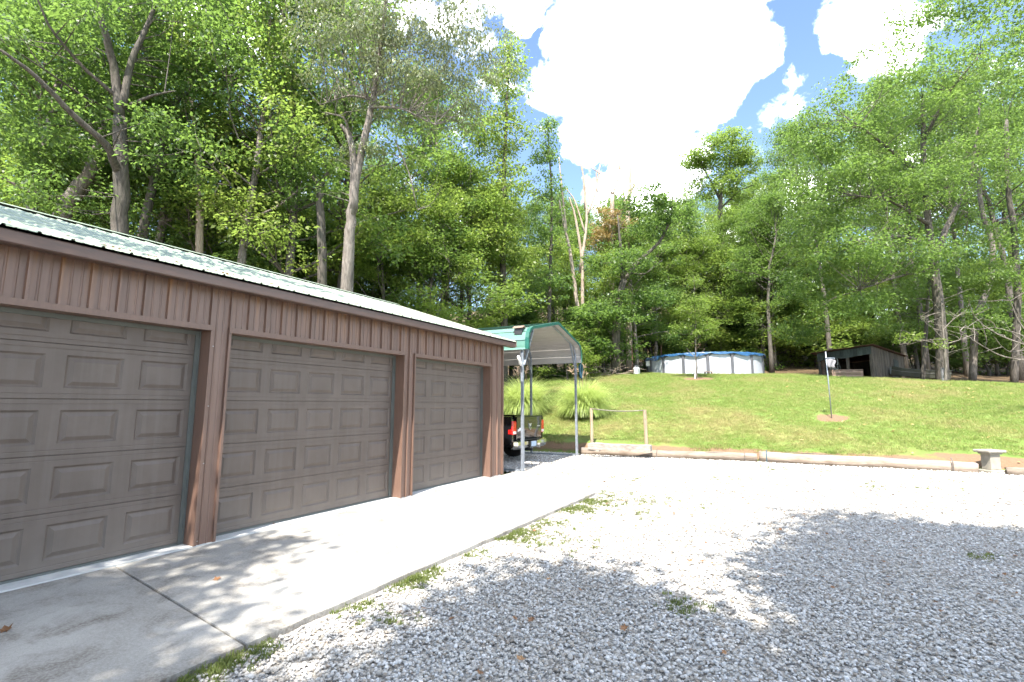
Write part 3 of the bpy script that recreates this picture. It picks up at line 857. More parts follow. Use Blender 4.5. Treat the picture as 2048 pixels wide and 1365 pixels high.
# blue rope coil and white hook on the carport
rp = []
for k in range(150):
    a = k / 150 * 2 * math.pi * 6
    rp.append((0.03 * math.sin(k * .37) + .05, 0.08 * math.sin(a) + 0.03 * math.sin(k * .23), -0.25 + 0.24 * math.cos(a) + 0.03 * math.sin(k * .11)))
cpm = Matrix.Translation((-5.82, 10.55, -0.04)) @ Matrix.Rotation(R(4.1), 4, 'Z')
o = MB().tube(rp, 0.011, 5).build('rope_coil', M['rope'], smooth=True); o.location = cpm @ Vector((0.05, CW + 0.10, 3.0))
tag(o, 'coil of blue rope hanging from the right front post of the carport', 'rope')
MB().tube([(0, 0, -.3), (0, 0, -.7), (.02, .02, -.85)], 0.008, 5).build('rope_tail', M['rope'], o, smooth=True)
hk = thing('hanging_lamp', 'small white trouble lamp hung by its cord beside the carport post', 'lamp', cpm @ Vector((-0.03, -0.13, 2.70)))
MB().tube([(0, .12, .30), (0, .04, .22), (0, 0.0, .05)], .006, 5).build('cord', M['black_plastic'], hk)
MB().tube([(0, -.05, .12), (0, 0, .05), (0, .05, -.05), (0, .09, -.10)], [.03, .04, .04, .02], 8).build('lamp_body', M['white_plastic'], hk, smooth=True)

# ------------------------------------------------------------------ pickup truck (tail towards the yard, nose to -x)
TR = thing('pickup_truck', 'black pickup truck with chrome bumper parked nose-in under the green carport', 'truck', (-6.84, 12.78, -0.04))
# local: x forward is negative, y width, z up; tailgate at x=0
W2 = 0.985


# bed sides
for s in (-1, 1):
    y_out, y_in = s * W2, s * (W2 - .10)
    pr = [(-0.02, .62), (-.02, 1.22), (-.05, 1.30), (-1.95, 1.32), (-1.95, .50), (-1.42, .50), (-1.36, .72), (-1.20, .88), (-1.0, .93), (-.80, .88), (-.64, .72), (-.58, .52), (-.10, .52)]
    mb = MB(); n = len(pr)
    bul = [0.0 if z_ > 1.25 else -0.03 if z_ < .65 else .012 for x, z_ in pr]
    mb.add([(x, y_out + s * b_, z_) for (x, z_), b_ in zip(pr, bul)] + [(x, y_in, z_) for x, z_ in pr],
           [tuple(range(n)), tuple(range(2 * n - 1, n - 1, -1))] + [(i, (i + 1) % n, n + (i + 1) % n, n + i) for i in range(n)])
    mb.build('bed_side', M['truck'], TR)
    arc = [(-1.0 + .44 * math.cos(a), s * (W2 + .02), .44 + .47 * math.sin(a)) for a in np.linspace(-.1, math.pi + .1, 14)]
    MB().tube(arc, .028, 6).build('wheel_arch', M['truck'], TR, smooth=True)
    # tail lamp wraps the corner
    ya_, yb_ = sorted((s * (W2 - .005), s * (W2 - .235)))
    lamp = MB().cbox(-.16, .022, ya_, yb_, .79, 1.17, .03).build('tail_light', M['lamp_red'], TR)
    MB().cbox(-.04, .028, min(s * (W2 - .03), s * (W2 - .20)), max(s * (W2 - .03), s * (W2 - .20)), .81, .89, .012).build('reverse_lens', M['lamp_clear'], lamp)
# bed floor and front
MB().box(-1.93, -.06, -W2 + .11, W2 - .11, .62, .68).build('bed_floor', M['black_plastic'], TR)
MB().box(-1.95, -1.90, -W2 + .10, W2 - .10, .68, 1.30).build('bed_front', M['truck'], TR)
# tailgate: bowed panel with pressed lower step
mb = MB(); rows = [(.60, .0), (.64, .018), (.86, .024), (.90, .036), (1.14, .040), (1.22, .034), (1.27, .05), (1.305, .045), (1.315, .0), (1.30, -.05)]
ycols = np.linspace(-W2 + .215, W2 - .215, 13)
nv = len(ycols)
mb.add([(x - 0.012 * (y / W2) ** 2, y, z_) for z_, x in rows for y in ycols], [(r * nv + c, r * nv + c + 1, (r + 1) * nv + c + 1, (r + 1) * nv + c) for r in range(len(rows) - 1) for c in range(nv - 1)])
tg = mb.build('tailgate', M['truck'], TR, smooth=True, fix=False)
MB().box(-.06, -.01, -W2 + .22, W2 - .22, .60, 1.29).build('tailgate_inner', M['truck'], tg)
MB().cbox(.022, .050, -.13, .13, 1.085, 1.15, .01).build('handle', M['truck'], tg)
# ram-head shield emblem, pressed silver
sh = [(0, -.10), (.035, -.075), (.06, -.02), (.07, .03), (.055, .06), (.085, .075), (.075, .10), (.035, .085), (0, .095), (-.035, .085), (-.075, .10), (-.085, .075), (-.055, .06), (-.07, .03), (-.06, -.02), (-.035, -.075)]
em = MB().extrude([(y, .99 + z_) for y, z_ in sh], 0, .038, .052).build('emblem', M['silver'], tg)
for s in (-1, 1):
    MB().tube([(.054, s * .05, 1.05), (.058, s * .055, 1.01), (.056, s * .035, .975), (.054, s * .025, 1.005)], .008, 6).build('horn', M['truck'], em)
MB().extrude([(0, .905), (.014, .93), (.02, .98), (0, 1.0), (-.02, .98), (-.014, .93)], 0, .052, .056).build('muzzle', M['truck'], em)
# small badge lettering on the right and a light sticker on the left
for k in range(4):
    MB().box(.032, .042, .47 + k * .045, .50 + k * .045, .985, 1.012).build('badge_letter', M['silver'], tg)
MB().extrude([(-.72, .875), (-.56, .90), (-.54, .96), (-.60, .985), (-.66, .94), (-.72, .93)], 0, .030, .036).build('sticker', M['white_plastic'], tg)
# bumper
mb = MB()
bp = [(-.02, .62), (.10, .62), (.155, .59), (.16, .50), (.13, .42), (.05, .38), (-.02, .38)]
yy = [-W2 - .01, -W2 + .10, -.42, -.28, .28, .42, W2 - .10, W2 + .01]
xo = [-.10, -.02, 0, -.02, -.02, 0, -.02, -.10]
n = len(bp)
mb.add([(x + xo[j] * (1 if x > 0 else 0), y, z_ + (.03 if j in (0, 7) and z_ < .5 else 0)) for j, y in enumerate(yy) for x, z_ in bp],
       [(j * n + i, j * n + (i + 1) % n, (j + 1) * n + (i + 1) % n, (j + 1) * n + i) for j in range(len(yy) - 1) for i in range(n)] + [tuple(range(n)), tuple(range(7 * n, 8 * n))])
bu = mb.build('rear_bumper', M['chrome'], TR)
MB().box(.02, .125, -.50, .50, .622, .634).build('step_pad', M['black_plastic'], bu)
MB().box(.12, .160, -.23, .23, .42, .59).build('plate_recess', M['black_plastic'], bu)
pl = MB().box(.158, .168, -.155, .155, .435, .58).build('number_plate', M['plate'], bu)
# hitch, exhaust, axle, frame
MB().box(-.25, .12, -.04, .04, .30, .37).build('hitch', M['black_plastic'], TR)
MB().tube([(-.6, .55, .42), (-.1, .60, .40), (.06, .62, .38)], .04, 10).build('exhaust_pipe', M['chrome'], TR, smooth=True)
MB().tube([(-1.0, -.8, .39), (-1.0, .8, .39)], .06, 8).build('axle', M['black_plastic'], TR)
MB().box(-5.3, -.15, -.45, .45, .40, .55).build('frame', M['black_plastic'], TR)
for x in (-1.0, -4.55):
    for s in (-1, 1):
        prof = [(.20, -.12), (.33, -.135), (.375, -.12), (.392, -.08), (.392, .08), (.375, .12), (.33, .135), (.20, .12)]
        mb = MB(); mb.lathe(prof, 28)
        mb.v = [(x + p[0], s * .84 + p[2], .39 + p[1]) for p in mb.v]
        wh = mb.build('tyre', M['tyre'], TR, smooth=True)
        mb = MB(); mb.lathe([(0.01, .06), (.10, .07), (.19, .04), (.235, .11), (.235, -.10), (.06, -.02), (0.01, -.02)], 20)
        mb.v = [(x + p[0], s * .84 + s * p[2], .39 + p[1]) for p in mb.v]
        mb.build('rim', M['chrome'], wh, smooth=True)
# cab and bonnet
cab = [(-1.98, .45), (-1.98, 1.30), (-2.12, 1.82), (-2.45, 1.90), (-3.55, 1.88), (-4.10, 1.36), (-5.45, 1.22), (-5.62, 1.10), (-5.66, .50), (-5.0, .50), (-4.95, .75), (-4.72, .90), (-4.38, .90), (-4.12, .72), (-4.06, .45)]
mb = MB(); n = len(cab)
V_ = []
for s in (-1, 1):
    V_ += [(x, s * (W2 - (.20 if z_ > 1.6 else .02)), z_) for x, z_ in cab]
mb.add(V_, [tuple(range(n)), tuple(range(2 * n - 1, n - 1, -1))] + [(i, (i + 1) % n, n + (i + 1) % n, n + i) for i in range(n)])
cb = mb.build('cab', M['truck'], TR)
MB().add([(-1.972, -.70, 1.36), (-1.972, .70, 1.36), (-2.09, .62, 1.78), (-2.09, -.62, 1.78)], [(0, 1, 2, 3)]).build('rear_window', M['glass_dark'], cb, fix=False)
for s in (-1, 1):
    MB().add([(-2.25, s * (W2 - .012), 1.36), (-3.95, s * (W2 - .012), 1.36), (-3.52, s * (W2 - .17), 1.78), (-2.30, s * (W2 - .17), 1.80)], [(0, 1, 2, 3)]).build('side_window', M['glass_dark'], cb, fix=False)
    MB().cbox(-3.86, -3.70, min(s * W2, s * (W2 + .2)), max(s * W2, s * (W2 + .2)), 1.36, 1.54, .02).build('mirror', M['truck'], cb)
# ------------------------------------------------------------------ trees
def leaf_quads(P, D, N, L, Wd, fold=0.12):
    """folded leaf quads: P base, D direction, N normal (all n x 3), L length, Wd width"""
    D = D / np.linalg.norm(D, axis=1, keepdims=True)
    S = np.cross(D, N); S /= np.linalg.norm(S, axis=1, keepdims=True) + 1e-9
    U = np.cross(S, D)
    L = L[:, None]; Wd = Wd[:, None]
    a = P; c = P + D * L - U * L * 0.12
    mid = P + D * L * 0.45
    b = mid + S * Wd * .5 + U * L * fold; d = mid - S * Wd * .5 + U * L * fold
    return np.stack([a, b, c, d], 1)


def clusters_to_leaves(C, rad, n_per, r, size, aspect=0.62, flat=0.45, droop=0.25, up=0.9):
    """C cluster centres (k x 3), rad (k), returns leaf quads and tints"""
    k = len(C)
    idx = np.repeat(np.arange(k), n_per); n = len(idx)
    u = r.normal(size=(n, 3)); u /= np.linalg.norm(u, axis=1, keepdims=True)
    rr = r.random(n) ** 0.45
    off = u * rr[:, None] * rad[idx][:, None]; off[:, 2] *= flat
    P = C[idx] + off
    D = off * np.array([1, 1, 0.6]) + r.normal(0, .35, (n, 3)) * rad[idx][:, None]; D[:, 2] -= droop * rad[idx]
    Nn = r.normal(0, .55, (n, 3)); Nn[:, 2] += up
    L = size * r.uniform(.5, 1.35, n)
    ct = r.normal(0.42, 0.16, k)
    tint = np.clip(ct[idx] + r.normal(0, .12, n), 0, 0.93)
    tint[r.random(n) < .012] = 1.0
    return leaf_quads(P, D, Nn, L, L * aspect), tint


def leaf_mesh(name, quads, tint, mat):
    n = len(quads)
    return np_mesh(name, quads.reshape(-1, 3), np.arange(4 * n).reshape(n, 4), mat, tint)


def curve(p, d, length, r, nseg=5, bend=0.15, lift=0.1):
    """wandering polyline from p along d"""
    pts = [np.array(p, float)]; d = np.array(d, float); d /= np.linalg.norm(d)
    for i in range(nseg):
        d = d + r.normal(0, bend, 3); d[2] += lift; d /= np.linalg.norm(d)
        pts.append(pts[-1] + d * length / nseg)
    return pts


def gen_tree(seed, H, cb, Rc, n_limb, r0, leaf, n_per, crad, lean=0.03, fork=False, up0=25, up1=68, prof=0.7, twigs=5, shape='round', bare=0.0):
    """returns trunk builder and cluster centres/radii. H height, cb crown base (fraction), Rc crown radius"""
    r = np.random.default_rng(seed)
    mb = MB(); C, Rd = [], []
    nt = 11
    wob = np.cumsum(r.normal(0, .012 * H, (nt, 2)), 0) * np.linspace(0, 1, nt)[:, None]
    ln = r.normal(0, lean * H, 2)
    tz = np.linspace(0, 1, nt)
    T = np.stack([wob[:, 0] + ln[0] * tz ** 1.5, wob[:, 1] + ln[1] * tz ** 1.5, tz * H], 1)
    rad = r0 * (1 - tz) ** .75 + .02 * r0 + .008
    rad[0] *= 1.35
    T[0, 2] = -0.4
    mb.tube(T, rad, 9, mi=0)
    az = r.uniform(0, 6.28)
    for i in range(n_limb):
        f = (i + r.uniform(.1, .9)) / n_limb
        tt = cb + (0.98 - cb) * f
        p = np.array([np.interp(tt, tz, T[:, k]) for k in range(3)])
        az += 2.4 + r.normal(0, .4)
        pr = math.sin(math.pi * (.22 + .74 * f)) ** prof if shape == 'round' else (1.05 - f) ** .8
        ln_ = Rc * pr * r.uniform(.65, 1.2) + .3
        el = R(up0 + (up1 - up0) * f + r.normal(0, 8))
        d = np.array([math.cos(az) * math.cos(el), math.sin(az) * math.cos(el), math.sin(el)])
        pts = curve(p, d, ln_, r, 5, .16, .03)
        rb = max(.012, float(np.interp(tt, tz, rad)) * r.uniform(.35, .55))
        mb.tube(pts, list(np.linspace(rb, rb * .2, 6)), 5, cap=False)
        for k in range(twigs):
            g_ = .30 + .70 * (k + r.random()) / twigs
            i0 = min(int(g_ * 5), 4); q = pts[i0] + (pts[i0 + 1] - pts[i0]) * (g_ * 5 - i0)
            dd = (pts[i0 + 1] - pts[i0]); dd = dd / np.linalg.norm(dd) + r.normal(0, .75, 3); dd[2] += .12
            tl = ln_ * r.uniform(.18, .36) + .25
            tp = curve(q, dd, tl, r, 3, .2, .02)
            mb.tube(tp, [rb * .28 + .004, rb * .2 + .003, rb * .12 + .002, .003], 4, cap=False)
            if r.random() < bare: continue
            C.append(tp[3]); Rd.append(crad * r.uniform(.7, 1.3))
            C.append(tp[2] + r.normal(0, .12, 3)); Rd.append(crad * r.uniform(.6, 1.1))
        C.append(pts[5]); Rd.append(crad * r.uniform(.8, 1.3))
    C.append(T[-1]); Rd.append(crad)
    return mb, np.array(C), np.array(Rd), r


PROTO = {}


def proto(key, leafmat, barkmat, leaf, n_per, flat=.45, aspect=.62, droop=.25, **kw):
    mb, C, Rd, r = gen_tree(leaf=leaf, n_per=n_per, **kw)
    q, ti = clusters_to_leaves(C, Rd, n_per, r, leaf, aspect, flat, droop)
    PROTO[key] = (mb.mesh('trunk', M[barkmat], smooth=True, fix=False), leaf_mesh('crown', q, ti, M[leafmat]), kw['H'])


proto('tall_a', 'leaf', 'bark', .155, 56, seed=1, H=20, cb=.30, Rc=4.2, n_limb=32, r0=.21, crad=.85)
proto('tall_b', 'leaf', 'bark_pale', .155, 56, seed=2, H=20, cb=.38, Rc=3.6, n_limb=30, r0=.19, crad=.80, lean=.05)
proto('tall_c', 'leaf_light', 'bark', .15, 58, seed=3, H=20, cb=.24, Rc=3.9, n_limb=34, r0=.20, crad=.82)
proto('tall_d', 'leaf', 'bark', .15, 56, seed=4, H=20, cb=.46, Rc=4.4, n_limb=28, r0=.20, crad=.88, lean=.06)
proto('mid_a', 'leaf_yellow', 'bark', .105, 72, seed=5, H=9, cb=.18, Rc=2.6, n_limb=24, r0=.10, crad=.60)
proto('mid_b', 'leaf', 'bark_pale', .105, 72, seed=6, H=9, cb=.22, Rc=2.9, n_limb=22, r0=.10, crad=.62, lean=.06)
proto('shrub_a', 'leaf', 'bark', .10, 66, seed=8, H=3, cb=.06, Rc=1.5, n_limb=22, r0=.04, crad=.42, twigs=4)
proto('shrub_b', 'leaf_light', 'bark', .10, 66, seed=9, H=3, cb=.05, Rc=1.7, n_limb=20, r0=.04, crad=.45, twigs=4)


def place(key, name, label, cat, x, y, s, rz, group=None, sxy=1.0, z=None):
    tm, cm, h = PROTO[key]
    e = thing(name, label, cat, (x, y, float(ground_z(x, y)) if z is None else z), rz, group)
    e.scale = (s * sxy, s * sxy, s)
    link('trunk', tm, e); link('crown', cm, e)
    return e


# the skyline of the wood as the photograph shows it: photo column -> row of the tree tops
SKX = [-400, 980, 1020, 1075, 1110, 1150, 1345, 1370, 1530, 1545, 1600, 1660, 1700, 1770, 2600]
SKY_ = [-500, -200, 60, 190, 330, 380, 372, 365, 360, 330, 250, 160, 110, -120, -400]
tr = np.random.default_rng(5)


def fits(px, dep, h, spread):
    """height that keeps a crown below the skyline at this place"""
    top = max(np.interp(px + o_, SKX, SKY_) for o_ in (-spread, 0, spread))
    return at(px, top, dep)[2]


def grove(px0, px1, step, d0, d1, hmin, hmax, keys, name, label, cat, group, spread_m=2.6, sxy=(.85, 1.15), nth=None):
    px = px0; made = 0
    while px < px1:
        dep = tr.uniform(d0, d1); p = at(px + tr.uniform(-.4, .4) * step, 800, dep)
        h = tr.uniform(hmin, hmax); key = keys[tr.integers(len(keys))]
        gz = float(ground_z(p[0], p[1]))
        hm = fits(px, dep, h, spread_m * F_PX / dep) - gz
        h = min(h, hm * tr.uniform(.90, 1.03))
        ok = not (-13.9 - 1.2 < p[0] < -5 and p[1] < 16.8) and h > hmin * .55
        if ok:
            s = h / PROTO[key][2]
            made += 1
            place(key, name, nth % ORD[min(made, 20)] if nth else label, cat, p[0], p[1], s, tr.uniform(0, 6.28), group, tr.uniform(*sxy) * min(1.5, max(1.0, (16 / h) ** .4)))
        px += step * tr.uniform(.8, 1.2)


ORD = ' first second third fourth fifth sixth seventh eighth ninth tenth eleventh twelfth thirteenth fourteenth fifteenth sixteenth seventeenth eighteenth nineteenth twentieth'.split(' ')
L1 = 'leafy forest tree in the crowded wood rising behind the brown garage'
L2 = 'leafy forest tree in the wood line behind the round pool'
L3 = 'leafy forest tree in the shady wood behind the old shed'
grove(-140, 1000, 118, 18, 22, 19, 24, ['tall_a', 'tall_b', 'tall_d', 'tall_c'], 'forest_tree', L1, 'tree', 'wood behind the garage', nth='front-row forest tree behind the garage, %s from the left')
grove(-260, 1040, 140, 26, 32, 18, 24, ['tall_a', 'tall_b', 'tall_c', 'tall_d'], 'forest_tree', L1, 'tree', 'wood behind the garage')
grove(-200, 1060, 190, 38, 48, 18, 24, ['tall_a', 'tall_c'], 'forest_tree', L1, 'tree', 'wood behind the garage')
grove(1010, 1560, 75, 37, 41, 12, 19, ['tall_a', 'tall_c', 'tall_b'], 'forest_tree', L2, 'tree', 'wood behind the pool', nth='front-row forest tree behind the pool, %s from the left')
grove(1030, 1600, 75, 45, 50, 14, 22, ['tall_c', 'tall_a', 'tall_c'], 'forest_tree', L2, 'tree', 'wood behind the pool')
grove(1000, 1650, 95, 58, 66, 16, 24, ['tall_a', 'tall_c'], 'forest_tree', L2, 'tree', 'wood behind the pool')
grove(1580, 2120, 92, 33, 38, 18, 26, ['tall_d', 'tall_b', 'tall_d', 'tall_a'], 'forest_tree', L3, 'tree', 'wood behind the shed', nth='front-row forest tree behind the shed, %s from the left')
grove(1600, 2240, 95, 43, 50, 20, 28, ['tall_d', 'tall_b', 'tall_a'], 'forest_tree', L3, 'tree', 'wood behind the shed')
grove(1580, 2300, 120, 58, 68, 22, 28, ['tall_a', 'tall_c'], 'forest_tree', L3, 'tree', 'wood behind the shed')
# understory and edge shrubs
U1 = 'slim understory tree among the tall trunks behind the garage'
U2 = 'bushy young tree filling the wood edge behind the pool'
U3 = 'spindly understory tree in the shade behind the shed'
grove(-100, 1010, 80, 21, 28, 8, 13, ['mid_a', 'mid_b'], 'understory_tree', U1, 'tree', 'understory behind the garage', 1.5, nth='low understory tree showing over the garage roof, %s from the left')
grove(320, 1010, 78, 23, 29, 8, 12, ['mid_a', 'mid_b'], 'understory_tree', U1, 'tree', 'understory behind the garage', 1.5, (1.0, 1.3))
grove(1240, 1640, 44, 38.6, 41, 8, 13, ['mid_a', 'mid_a', 'mid_b'], 'understory_tree', 'sunlit young tree close behind the pool', 'tree', 'young trees at the wood edge', 1.5, (1.0, 1.3), nth='sunlit young tree close behind the pool, %s from the left')
grove(1000, 1275, 62, 33.5, 36, 6, 10, ['mid_a', 'mid_b', 'mid_a'], 'understory_tree', U2, 'tree', 'young trees at the wood edge', 1.5, nth='bushy young tree at the wood edge left of the pool, %s from the left')
grove(1540, 2130, 60, 39, 46, 7, 12, ['mid_b', 'mid_a'], 'understory_tree', U3, 'tree', 'understory behind the shed', 1.5, (1.1, 1.4))
grove(1560, 2120, 110, 36, 40, 6, 10, ['mid_a', 'mid_b'], 'understory_tree', U3, 'tree', 'understory behind the shed', 1.5, nth='spindly understory tree behind the shed, %s from the left')
S1 = 'low leafy shrub under the trees beyond the carport and garage'
S2 = 'low leafy shrub at the foot of the wood behind the pool'
S3 = 'dark low shrub on the shaded forest floor by the shed'
grove(560, 1215, 58, 29.5, 33.5, 2.4, 4.2, ['shrub_a', 'shrub_b'], 'shrub', S1, 'shrub', 'shrubs beyond the carport', .8, (1.0, 1.5))
grove(1180, 1660, 42, 38.5, 42, 2.4, 4.4, ['shrub_a', 'shrub_b'], 'shrub', S2, 'shrub', 'shrubs behind the pool', .8, (1.0, 1.5))
grove(1540, 2150, 44, 38, 45, 2.4, 4.4, ['shrub_a', 'shrub_b', 'shrub_a'], 'shrub', S3, 'shrub', 'shrubs behind the shed', .8, (1.0, 1.5))


# ---- single trees that stand out in the photograph
def hero(name, label, base, limbs, barkmat, leafmat, clouds, seed, leaf=.17, n_per=60, crad=.7, flat=.5, aspect=.62, droop=.3, twig_n=0, rz=0):
    """base: world point. limbs: list of (points world, r_start, r_end). clouds: (centre world, radii, clusters)"""
    r = np.random.default_rng(seed); b = np.array([base[0], base[1], base[2]])
    e = thing(name, label, 'tree', base)
    mb = MB(); tips = []
    for pts, ra, rb in limbs:
        pts = [np.array(p) - b for p in pts]
        # resample smoothly with a little wander
        P0 = np.array(pts); tt = np.linspace(0, len(P0) - 1, (len(P0) - 1) * 4 + 1)
        S = np.stack([np.interp(tt, np.arange(len(P0)), P0[:, k]) for k in range(3)], 1)
        S[1:-1] = .25 * S[:-2] + .5 * S[1:-1] + .25 * S[2:]
        S[1:-1] += r.normal(0, min(ra * .07, .02), (len(S) - 2, 3))
        mb.tube(S, list(np.linspace(ra, rb, len(S))), 9 if ra > .1 else 6)
        tips.append((S, ra, rb))
        for k in range(twig_n):
            i = r.integers(len(S) // 3, len(S))
            d = r.normal(0, 1, 3); d[2] = abs(d[2]) * .7 + .1
            ln = r.uniform(.5, 1.6)
            cp = curve(S[i], d, ln, r, 4, .22, .05)
            mb.tube(cp, [max(rb * .5, .012), .012, .009, .006, .003], 4, cap=False)
    link('trunk', mb.mesh('trunk', M[barkmat], smooth=True, fix=False), e)
    C, Rd = [], []
    tw = MB()
    for c, rad, n in clouds:
        c = np.array(c) - b; rad = np.array(rad) if hasattr(rad, '__len__') else np.array([rad] * 3)
        u = r.normal(size=(n, 3)); u /= np.linalg.norm(u, axis=1, keepdims=True)
        q = c + u * (r.random((n, 1)) ** .4) * rad
        C.append(q); Rd.append(crad * r.uniform(.65, 1.3, n))
        # twigs reaching the clusters from the nearest limb point
        allp = np.concatenate([s[0] for s in tips])
        for k in range(0, n, 3):
            d2 = np.linalg.norm(allp - q[k], axis=1) * r.uniform(.5, 1.5, len(allp)) + np.maximum(0, allp[:, 2] - q[k, 2]) * 2
            a = allp[np.argmin(d2)]
            if np.linalg.norm(a - q[k]) > 3.2: continue
            m_ = (a + q[k]) / 2 + r.normal(0, .15, 3)
            tw.tube([a, m_, q[k]], [.022, .013, .004], 4, cap=False)
    if C:
        q, ti = clusters_to_leaves(np.concatenate(C), np.concatenate(Rd), n_per, r, leaf, aspect, flat, droop)
        link('crown', leaf_mesh('crown', q, ti, M[leafmat]), e)
        tag(link('branches', tw.mesh('branches', M[barkmat], fix=False), e), kind='stuff')
    return e


def gnd(px, dep):
    p = at(px, 800, dep); return np.array([p[0], p[1], float(ground_z(p[0], p[1]))])


def A(px, py, dep): return at(px, py, dep)


# dark forked maple behind the garage, far left
D = 17.0; b = gnd(242, D)
hero('maple_tree', 'big dark-trunked tree with spreading forks at the far left behind the roof', b,
     [([b - [0, 0, .4], A(240, 460, D), A(242, 330, D), A(240, 235, D)], .29, .20),
      ([A(240, 235, D), A(228, 130, D), A(205, 50, D - .5), A(190, -60, D - 1)], .16, .07),
      ([A(245, 215, D), A(262, 120, D + .3), A(300, 40, D + .8), A(330, -60, D + 1.2)], .13, .05),
      ([A(235, 195, D), A(160, 130, D - .8), A(95, 50, D - 1.6), A(60, -40, D - 2)], .075, .02),
      ([A(262, 210, D), A(310, 190, D - .5), A(350, 182, D - 1)], .075, .02),
      ([A(238, 350, D), A(215, 290, D - .8), A(150, 235, D - 1.6), A(70, 150, D - 2.5), A(0, 100, D - 3.2)], .14, .04)],
     'bark', 'leaf', [(A(40, 60, D), (2.4, 1.8, 2.0), 44), (A(150, 110, D + 2.5), (3, 1.8, 2.4), 60), (A(220, -30, D + 1), (3.5, 2.4, 1.4), 50), (A(370, 90, D + 1.5), (2.4, 1.8, 2.0), 46), (A(300, 150, D + 2.5), (2.4, 1.8, 1.4), 36), (A(10, 260, D), (2.0, 2.0, 1.4), 34), (A(330, 300, D + 2), (2.0, 1.8, 1.0), 26), (A(120, 330, D + 2.5), (2.6, 1.6, 1.0), 40), (A(100, 380, D - 1), (1.6, 1.4, .6), 14), (A(175, 40, D - 1.5), (1.6, 1.2, .7), 12), (A(300, 230, D - 1), (1.2, 1.0, .5), 7)],
     21, .14, 70, .58)
# leaning thick mottled trunk low on the left
D = 18.5; b = gnd(108, D)
hero('leaning_tree', 'thick mottled trunk leaning right just above the roof at the left', b,
     [([b - [0, 0, .4], A(118, 430, D), A(150, 385, D), A(185, 340, D + .4), A(205, 260, D + 1)], .34, .16), ([A(140, 400, D), A(160, 398, D + .8), A(190, 370, D + 1.6)], .14, .05)],
     'bark_pale', 'leaf', [(A(200, 320, D + 1.5), (2.4, 1.5, .9), 34), (A(240, 230, D + 1.5), (2, 1.6, 1.5), 30)], 22, .13, 65, .6)
# pale slender trunk
D = 20.0; b = gnd(398, D)
hero('slender_tree', 'slender pale trunk with a bare lower stem behind the roof, left of the centre', b,
     [([b - [0, 0, .4], A(400, 400, D), A(397, 330, D), A(388, 240, D), A(382, 190, D), A(372, 90, D)], .16, .06)], 'bark_dead', 'leaf',
     [(A(372, 60, D), (2.2, 2.2, 2.2), 40)], 23, .16, 55, .6, twig_n=4)
# pale forked trunk in front of the wood
D = 17.5; b = gnd(694, D)
hero('forked_tree', 'tall grey-barked tree forking in two above the garage roof, olive foliage', b,
     [([b - [0, 0, .4], A(694, 580, D), A(700, 460, D), A(707, 390, D), A(712, 335, D)], .27, .10),
      ([A(706, 420, D), A(709, 350, D), A(704, 290, D), A(694, 262, D), A(682, 250, D)], .17, .06),
      ([A(703, 430, D), A(714, 350, D), A(735, 250, D), A(750, 180, D + .3), A(762, 90, D + .6), A(775, -20, D + 1)], .16, .06),
      ([A(700, 275, D), A(690, 235, D - .4), A(650, 225, D - .8)], .05, .02), ([A(742, 215, D), A(800, 215, D - .5), A(870, 250, D - .8)], .06, .015),
      ([A(745, 200, D), A(700, 190, D), A(640, 210, D - .6)], .05, .015), ([A(790, 280, D), A(820, 350, D), A(835, 420, D)], .03, .01)],
     'bark_pale', 'leaf_olive', [(A(760, 60, D), (3.2, 2.6, 2.0), 85), (A(680, 110, D), (2.2, 2.2, 1.6), 50), (A(860, 90, D), (2.4, 2.2, 1.8), 60), (A(950, 110, D + 1), (1.7, 1.7, 2.2), 45), (A(800, 190, D), (2.5, 2.0, .8), 36), (A(740, 300, D), (.9, .8, .5), 8), (A(900, 210, D + .5), (2.0, 1.6, .9), 30), (A(760, -60, D), (4, 3, 1.5), 60)],
     24, .125, 66, .55, aspect=.42, droop=.9, twig_n=6)
# broken snag
D = 19; b = gnd(644, D)
hero('snag_tree', 'broken brown trunk ending in a short fork left of the grey forked tree', b,
     [([b - [0, 0, .4], A(644, 560, D), A(643, 450, D), A(639, 378, D)], .20, .14), ([A(639, 380, D), A(630, 360, D), A(620, 345, D)], .09, .05), ([A(640, 378, D), A(648, 358, D), A(656, 344, D)], .09, .05)],
     'bark', 'leaf', [(A(655, 330, D), (.8, .8, .4), 5), (A(610, 335, D), (.8, .8, .5), 6)], 25, .16, 50, .5)
# spire-shaped tree at the edge of the sky
D = 29; b = gnd(1010, D)
hero('spire_tree', 'tall narrow tree with an upright crown against the sky left of the cloud', b,
     [([b - [0, 0, .4], A(1005, 500, D), A(1010, 300, D), A(1018, 110, D)], .24, .04)], 'bark', 'leaf_light',
     [(A(1018, 110, D), (.7, .9, 1.2), 14), (A(1012, 180, D), (1.5, 1.5, 1.6), 34), (A(1005, 280, D), (2.3, 2.2, 2.0), 60), (A(1000, 400, D), (2.8, 2.6, 2.2), 75), (A(1000, 520, D), (2.8, 2.6, 1.8), 60)], 26, .17, 60, .62)
D = 31; b = gnd(1092, D)
hero('spire_tree', 'thin dark pointed tree beside the bare dead trunks', b,
     [([b - [0, 0, .4], A(1100, 600, D), A(1105, 400, D), A(1094, 240, D)], .16, .03)], 'bark', 'leaf',
     [(A(1095, 262, D), (.5, .6, .8), 9), (A(1093, 310, D), (.9, .9, 1.0), 18), (A(1090, 370, D), (1.0, 1.0, 1.2), 20), (A(1085, 460, D), (1.9, 1.6, 1.8), 40), (A(1085, 570, D), (2.0, 1.6, 1.6), 40)], 27, .16, 55, .55)
